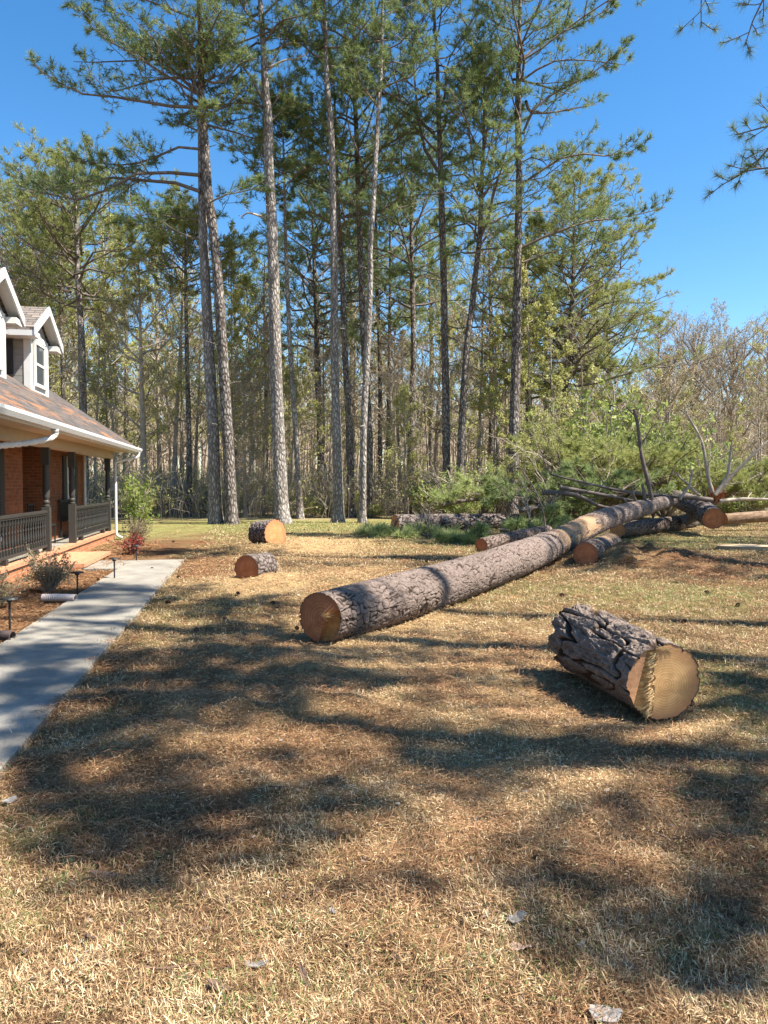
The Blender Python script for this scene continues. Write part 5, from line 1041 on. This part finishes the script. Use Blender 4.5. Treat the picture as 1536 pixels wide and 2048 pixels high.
# posts
def lathe(prof, x, y, G, n=16):
    P = np.array([[x, y, z] for r_, z in prof], float); G.tubes(P[None], np.array([[r_ for r_, z in prof]]), n)
for s in (9.6, 13.1, 16.8, 19.15, 23.75):
    G = Geo(); y = 4.13; h = .075
    G.box((s - h, y - h, FZ), (s + h, y + h, FZ + .92)); lathe([(.07, FZ + .92), (.075, FZ + .95), (.05, FZ + .97), (.07, FZ + 1.0), (.07, FZ + 1.03), (.048, FZ + 1.06), (.066, FZ + 1.12), (.072, FZ + 1.25), (.066, FZ + 1.5), (.058, FZ + 1.72), (.066, FZ + 1.74), (.066, FZ + 1.78)], s, y, G)
    G.box((s - h, y - h, FZ + 1.78), (s + h, y + h, CZ - .202)); part('post', G, M_post)
bal = None
for s0, s1 in ((9.68, 13.02), (13.18, 16.72), (19.23, 23.67)):
    y = 4.13; G = Geo(); G.box((s0, y - .045, FZ + .80), (s1, y + .045, FZ + .85)); G.box((s0, y - .03, FZ + .765), (s1, y + .03, FZ + .798)); G.box((s0, y - .035, FZ + .10), (s1, y + .035, FZ + .15))
    for q in (s0 + .8, s1 - .8): G.box((q - .07, y - .05, FZ + .0), (q + .07, y + .05, FZ + .098))
    rl = part('railing', G, M_rail); n = int((s1 - s0) / .165)
    for q in range(n):
        x = s0 + (q + .5) * (s1 - s0) / n
        if bal is None:
            G = Geo(); G.box((-.02, -.02, .15), (.02, .02, .25)); lathe([(.02, .25), (.012, .27), (.022, .30), (.024, .36), (.014, .48), (.020, .52), (.012, .56), (.018, .62), (.02, .66)], 0, 0, G, 8); G.box((-.02, -.02, .66), (.02, .02, .764)); bal = G.mesh('baluster', [M_rail])
        link('baluster', bal, rl, (x - HO[0], y - HO[1], FZ))
# dormers
for sc0 in (16.45, 19.9):
    Lf = 5.02; hwid = .78; zb = ZE + SL * (Lf - e0) - .02; ze = 5.2; zp = 5.92; dm = Geo()
    V = [(sc0 - hwid, Lf, zb - .1), (sc0 + hwid, Lf, zb - .1), (sc0 + hwid, Lf, ze), (sc0, Lf, ze + .5), (sc0 - hwid, Lf, ze), (sc0 - hwid, 8, zb - .1), (sc0 + hwid, 8, zb - .1), (sc0 + hwid, 8, ze), (sc0 - hwid, 8, ze)]
    dm.add(V[:5], [(0, 1, 2, 3, 4)]); dm.add(V, [(0, 4, 8, 5), (1, 6, 7, 2)])
    for zq in np.arange(zb, ze, .16): dm.box((sc0 - hwid - .012, Lf + .12, zq), (sc0 - hwid - .001, 7.8, zq + .15))
    d_ = part('dormer', dm, M_side)
    G = Geo(); zs = zb + .0
    G.box((sc0 - hwid - .03, Lf - .03, zb), (sc0 - hwid + .14, Lf + .12, ze - .02)); G.box((sc0 + hwid - .14, Lf - .03, zb), (sc0 + hwid + .03, Lf + .12, ze - .02)); G.box((sc0 - hwid + .142, Lf - .025, zb), (sc0 + hwid - .142, Lf - .002, zb + .12)); G.box((sc0 - hwid + .142, Lf - .025, ze - .12), (sc0 + hwid - .142, Lf - .002, ze))
    sub('trim', G, M_white, d_)
    G = window(sc0 - .45, sc0 + .45, zb + .14, ze - .16, Lf - .003, fr=.07); w_ = sub('window', G, M_white, d_); G = Geo(); G.box((sc0 - .38, Lf - .03, zb + .2), (sc0 + .38, Lf - .012, ze - .22)); sub('pane', G, M_glass, d_)
    # gable roof
    ew = 1.30; fy = 4.76; by = 8.0; sl = (zp - (ze - .02)) / ew; G = Geo(); th_ = .07
    for sg in (-1, 1):
        V = [(sc0, fy, zp), (sc0 + sg * ew, fy, ze), (sc0 + sg * ew, by, ze), (sc0, by, zp)]; V += [(a_, b_, c_ - th_) for a_, b_, c_ in V]
        F = [(0, 1, 2, 3), (4, 7, 6, 5), (0, 4, 5, 1), (1, 5, 6, 2)]; G.add(V, [f_[::-1] for f_ in F] if sg > 0 else F)
    sub('roof', G, M_droof, d_); G = Geo()
    for sg in (-1, 1):                                  # barge boards, boxed eaves, soffit
        a0 = np.array([sc0 + sg * .0, fy - .02, zp - .0]); a1 = np.array([sc0 + sg * (ew + .02), fy - .02, ze - .0]); dn = np.array([0, 0, -.2]); bk = np.array([0, .035, 0])
        V = np.array([a0, a1, a1 + dn, a0 + dn, a0 + bk, a1 + bk, a1 + dn + bk, a0 + dn + bk]) + [0, 0, .012]; F = [(0, 1, 2, 3), (4, 7, 6, 5), (0, 4, 5, 1), (1, 5, 6, 2), (2, 6, 7, 3)]; G.add(V, F)
        x0, x1 = sorted((sc0 + sg * (hwid + .035), sc0 + sg * ew)); G.box((x0, fy + .02, ze - .20), (x1, Lf + .3, ze - .075)); G.box((x0, Lf + .302, ze - .19), (x1, 7.9, ze - .085))
        V = [(sc0, fy + .03, zp - .085), (sc0 + sg * ew * .98, fy + .03, ze - .073), (sc0 + sg * ew * .98, Lf + .0, ze - .073), (sc0, Lf + .0, zp - .085)]; G.add(V, [(0, 1, 2, 3)])
    sub('soffit', G, M_white, d_)
    if sc0 > 18:
        G = Geo(); G.box((sc0 - hwid - .06, Lf + .35, zb + .35), (sc0 - hwid - .014, Lf + 1.05, ze - .22)); sub('shutter', G, M_dark, d_)
# things on the porch
def hbox(G, a, b_, **k): G.box(a, b_, **k)
M_iron = plain('black_metal', (.02, .02, .02), .5, .2, 6, 0)
def porch_thing(name, label, cat, s, L): return thing(name, label, cat, tuple(hw(s, L, FZ)), math.atan2(HU[1], HU[0]))
bt = porch_thing('porch_bench', 'black slatted bench against the brick wall behind the far railing', 'bench', 21.6, 4.6)
G = Geo(); [G.box((-.7, -.2 + .09 * q, .42), (.7, -.13 + .09 * q, .45)) for q in range(5)]; link('seat', G.mesh('seat', [M_iron]), bt)
G = Geo(); [G.box((-.7 + .1 * q, .2, .46), (-.66 + .1 * q, .22, .92)) for q in range(14)]; G.box((-.72, .19, .92), (.72, .235, .98)); link('backrest', G.mesh('backrest', [M_iron]), bt)
for a_ in (-.66, .62):
    for b_ in (-.2, .18): G = Geo(); G.box((a_, b_, 0), (a_ + .04, b_ + .04, .419)); link('leg', G.mesh('leg', [M_iron]), bt)
bt = porch_thing('porch_chair', 'black open-backed metal chair in the entry recess by the door', 'chair', 18.9, 4.75)
G = Geo(); G.box((-.26, -.25, .42), (.26, .25, .46)); link('seat', G.mesh('seat', [M_iron]), bt); G = Geo(); G.box((-.26, .22, .90), (.26, .25, .94)); [G.box((-.26 + .12 * q, .225, .46), (-.235 + .12 * q, .245, .90)) for q in range(5)]; link('backrest', G.mesh('backrest', [M_iron]), bt)
for a_ in (-.25, .22):
    for b_ in (-.24, .21): G = Geo(); G.box((a_, b_, 0), (a_ + .03, b_ + .03, .419)); link('leg', G.mesh('leg', [M_iron]), bt)
# garden bed
def plant(name, label, cat, px, py, me, s=1., rz=0.): c = gp(px, py); o = link(name, me, None, (c[0], c[1], 0)); o.scale = (s,) * 3; o.rotation_euler = (0, 0, rz); tag(o, label, cat)
plant('dry_shrub', 'dry twiggy shrub with brown leaves beside the porch steps', 'shrub', 98, 1185, shrub_mesh(801, .42, .62, 34, M_dryleaf, 2, .017, M_deadlimb)); plant('dry_shrub', 'dry twiggy shrub cut by the left frame edge', 'shrub', -12, 1215, shrub_mesh(802, .35, .5, 26, M_dryleaf, 2, .016, M_deadlimb))
plant('azalea', 'small azalea with red blossoms below the house corner', 'shrub', 262, 1108, shrub_mesh(803, .40, .5, 24, M_redflower, 2, .022, M_deadlimb, 2)); plant('dry_shrub', 'pale dry shrub just behind the red azalea', 'shrub', 272, 1090, shrub_mesh(804, .45, .7, 24, M_dryleaf, 2, .02, M_deadlimb))
r = rs(90); G = Geo(); n = 12; b = np.stack([np.linspace(0, 1, 6)] * n)[..., None] * np.stack([r.randn(n) * .25, r.randn(n) * .25, r.uniform(1.0, 2.1, n)], -1)[:, None]; G.tubes(b, .012 * np.ones((n, 6)), 4); s2, _ = side(b, r, 12, .05, 1, .25, 1., .9, 0, 3); G.tubes(s2, .005 * np.ones((len(s2), 3)), 3); leafs(G, np.concatenate([s2[:, -1], s2[:, 1]]), r, 6, .05, .09)
c = gp(247, 1068); tag(link('climbing_vine', G.mesh('climbing_vine', [M_barkfar, M_vine]), None, (c[0], c[1] + 1.5, 0)), 'bright green vine climbing beside the white downspout', 'vine')
for px, py, h_, lab in [(155, 1192, .34, 'black stake path light beside the dry shrub and corrugated pipe'), (229, 1160, .36, 'black stake path light at the bend of the walk'), (273, 1124, .34, 'black stake path light beyond the end of the walk'), (20, 1262, .36, 'black stake path light nearest the left frame edge')]:
    c = gp(px, py); o = thing('path_light', lab, 'path light', (c[0], c[1], 0), group=None)
    G = Geo(); G.tubes(np.array([[[0, 0, -.03], [0, 0, h_]]]), np.array([[.013, .013]]), 8); link('stake', G.mesh('stake', [M_iron]), o)
    G = Geo(); G.tubes(np.array([[[0, 0, h_ - .03], [0, 0, h_ - .005], [0, 0, h_], [0, 0, h_ + .018], [0, 0, h_ + .022]]]), np.array([[.03, .035, .095, .085, .002]]), 18); link('lamp_head', G.mesh('lamp_head', [M_iron]), o)
def cpipe(lab, a, b_, col):
    p0, p1 = gp(*a), gp(*b_); p0[2] = p1[2] = .07; o3 = np.array([p0[0], p0[1], 0]); L = smooth_line(np.array([p0 - o3, (p0 + p1) / 2 - o3 + [0, .03, 0], p1 - o3]), 84); G = Geo(); G.tubes(L[None], (.045 * (1 + .14 * (np.arange(84) % 4 < 2)))[None], 14)
    tag(link('drain_pipe', G.mesh('drain_pipe', [plain('corrugated_' + lab[:5], col, .5, .1, 4, 0)]), None, tuple(o3)), lab, 'drain pipe')
cpipe('white corrugated drain pipe lying on the flower bed beside the walk', (85, 1205), (152, 1206), (.62, .52, .46)); cpipe('brown corrugated drain pipe end at the left frame edge by the walk', (-30, 1285), (26, 1285), (.10, .07, .06))
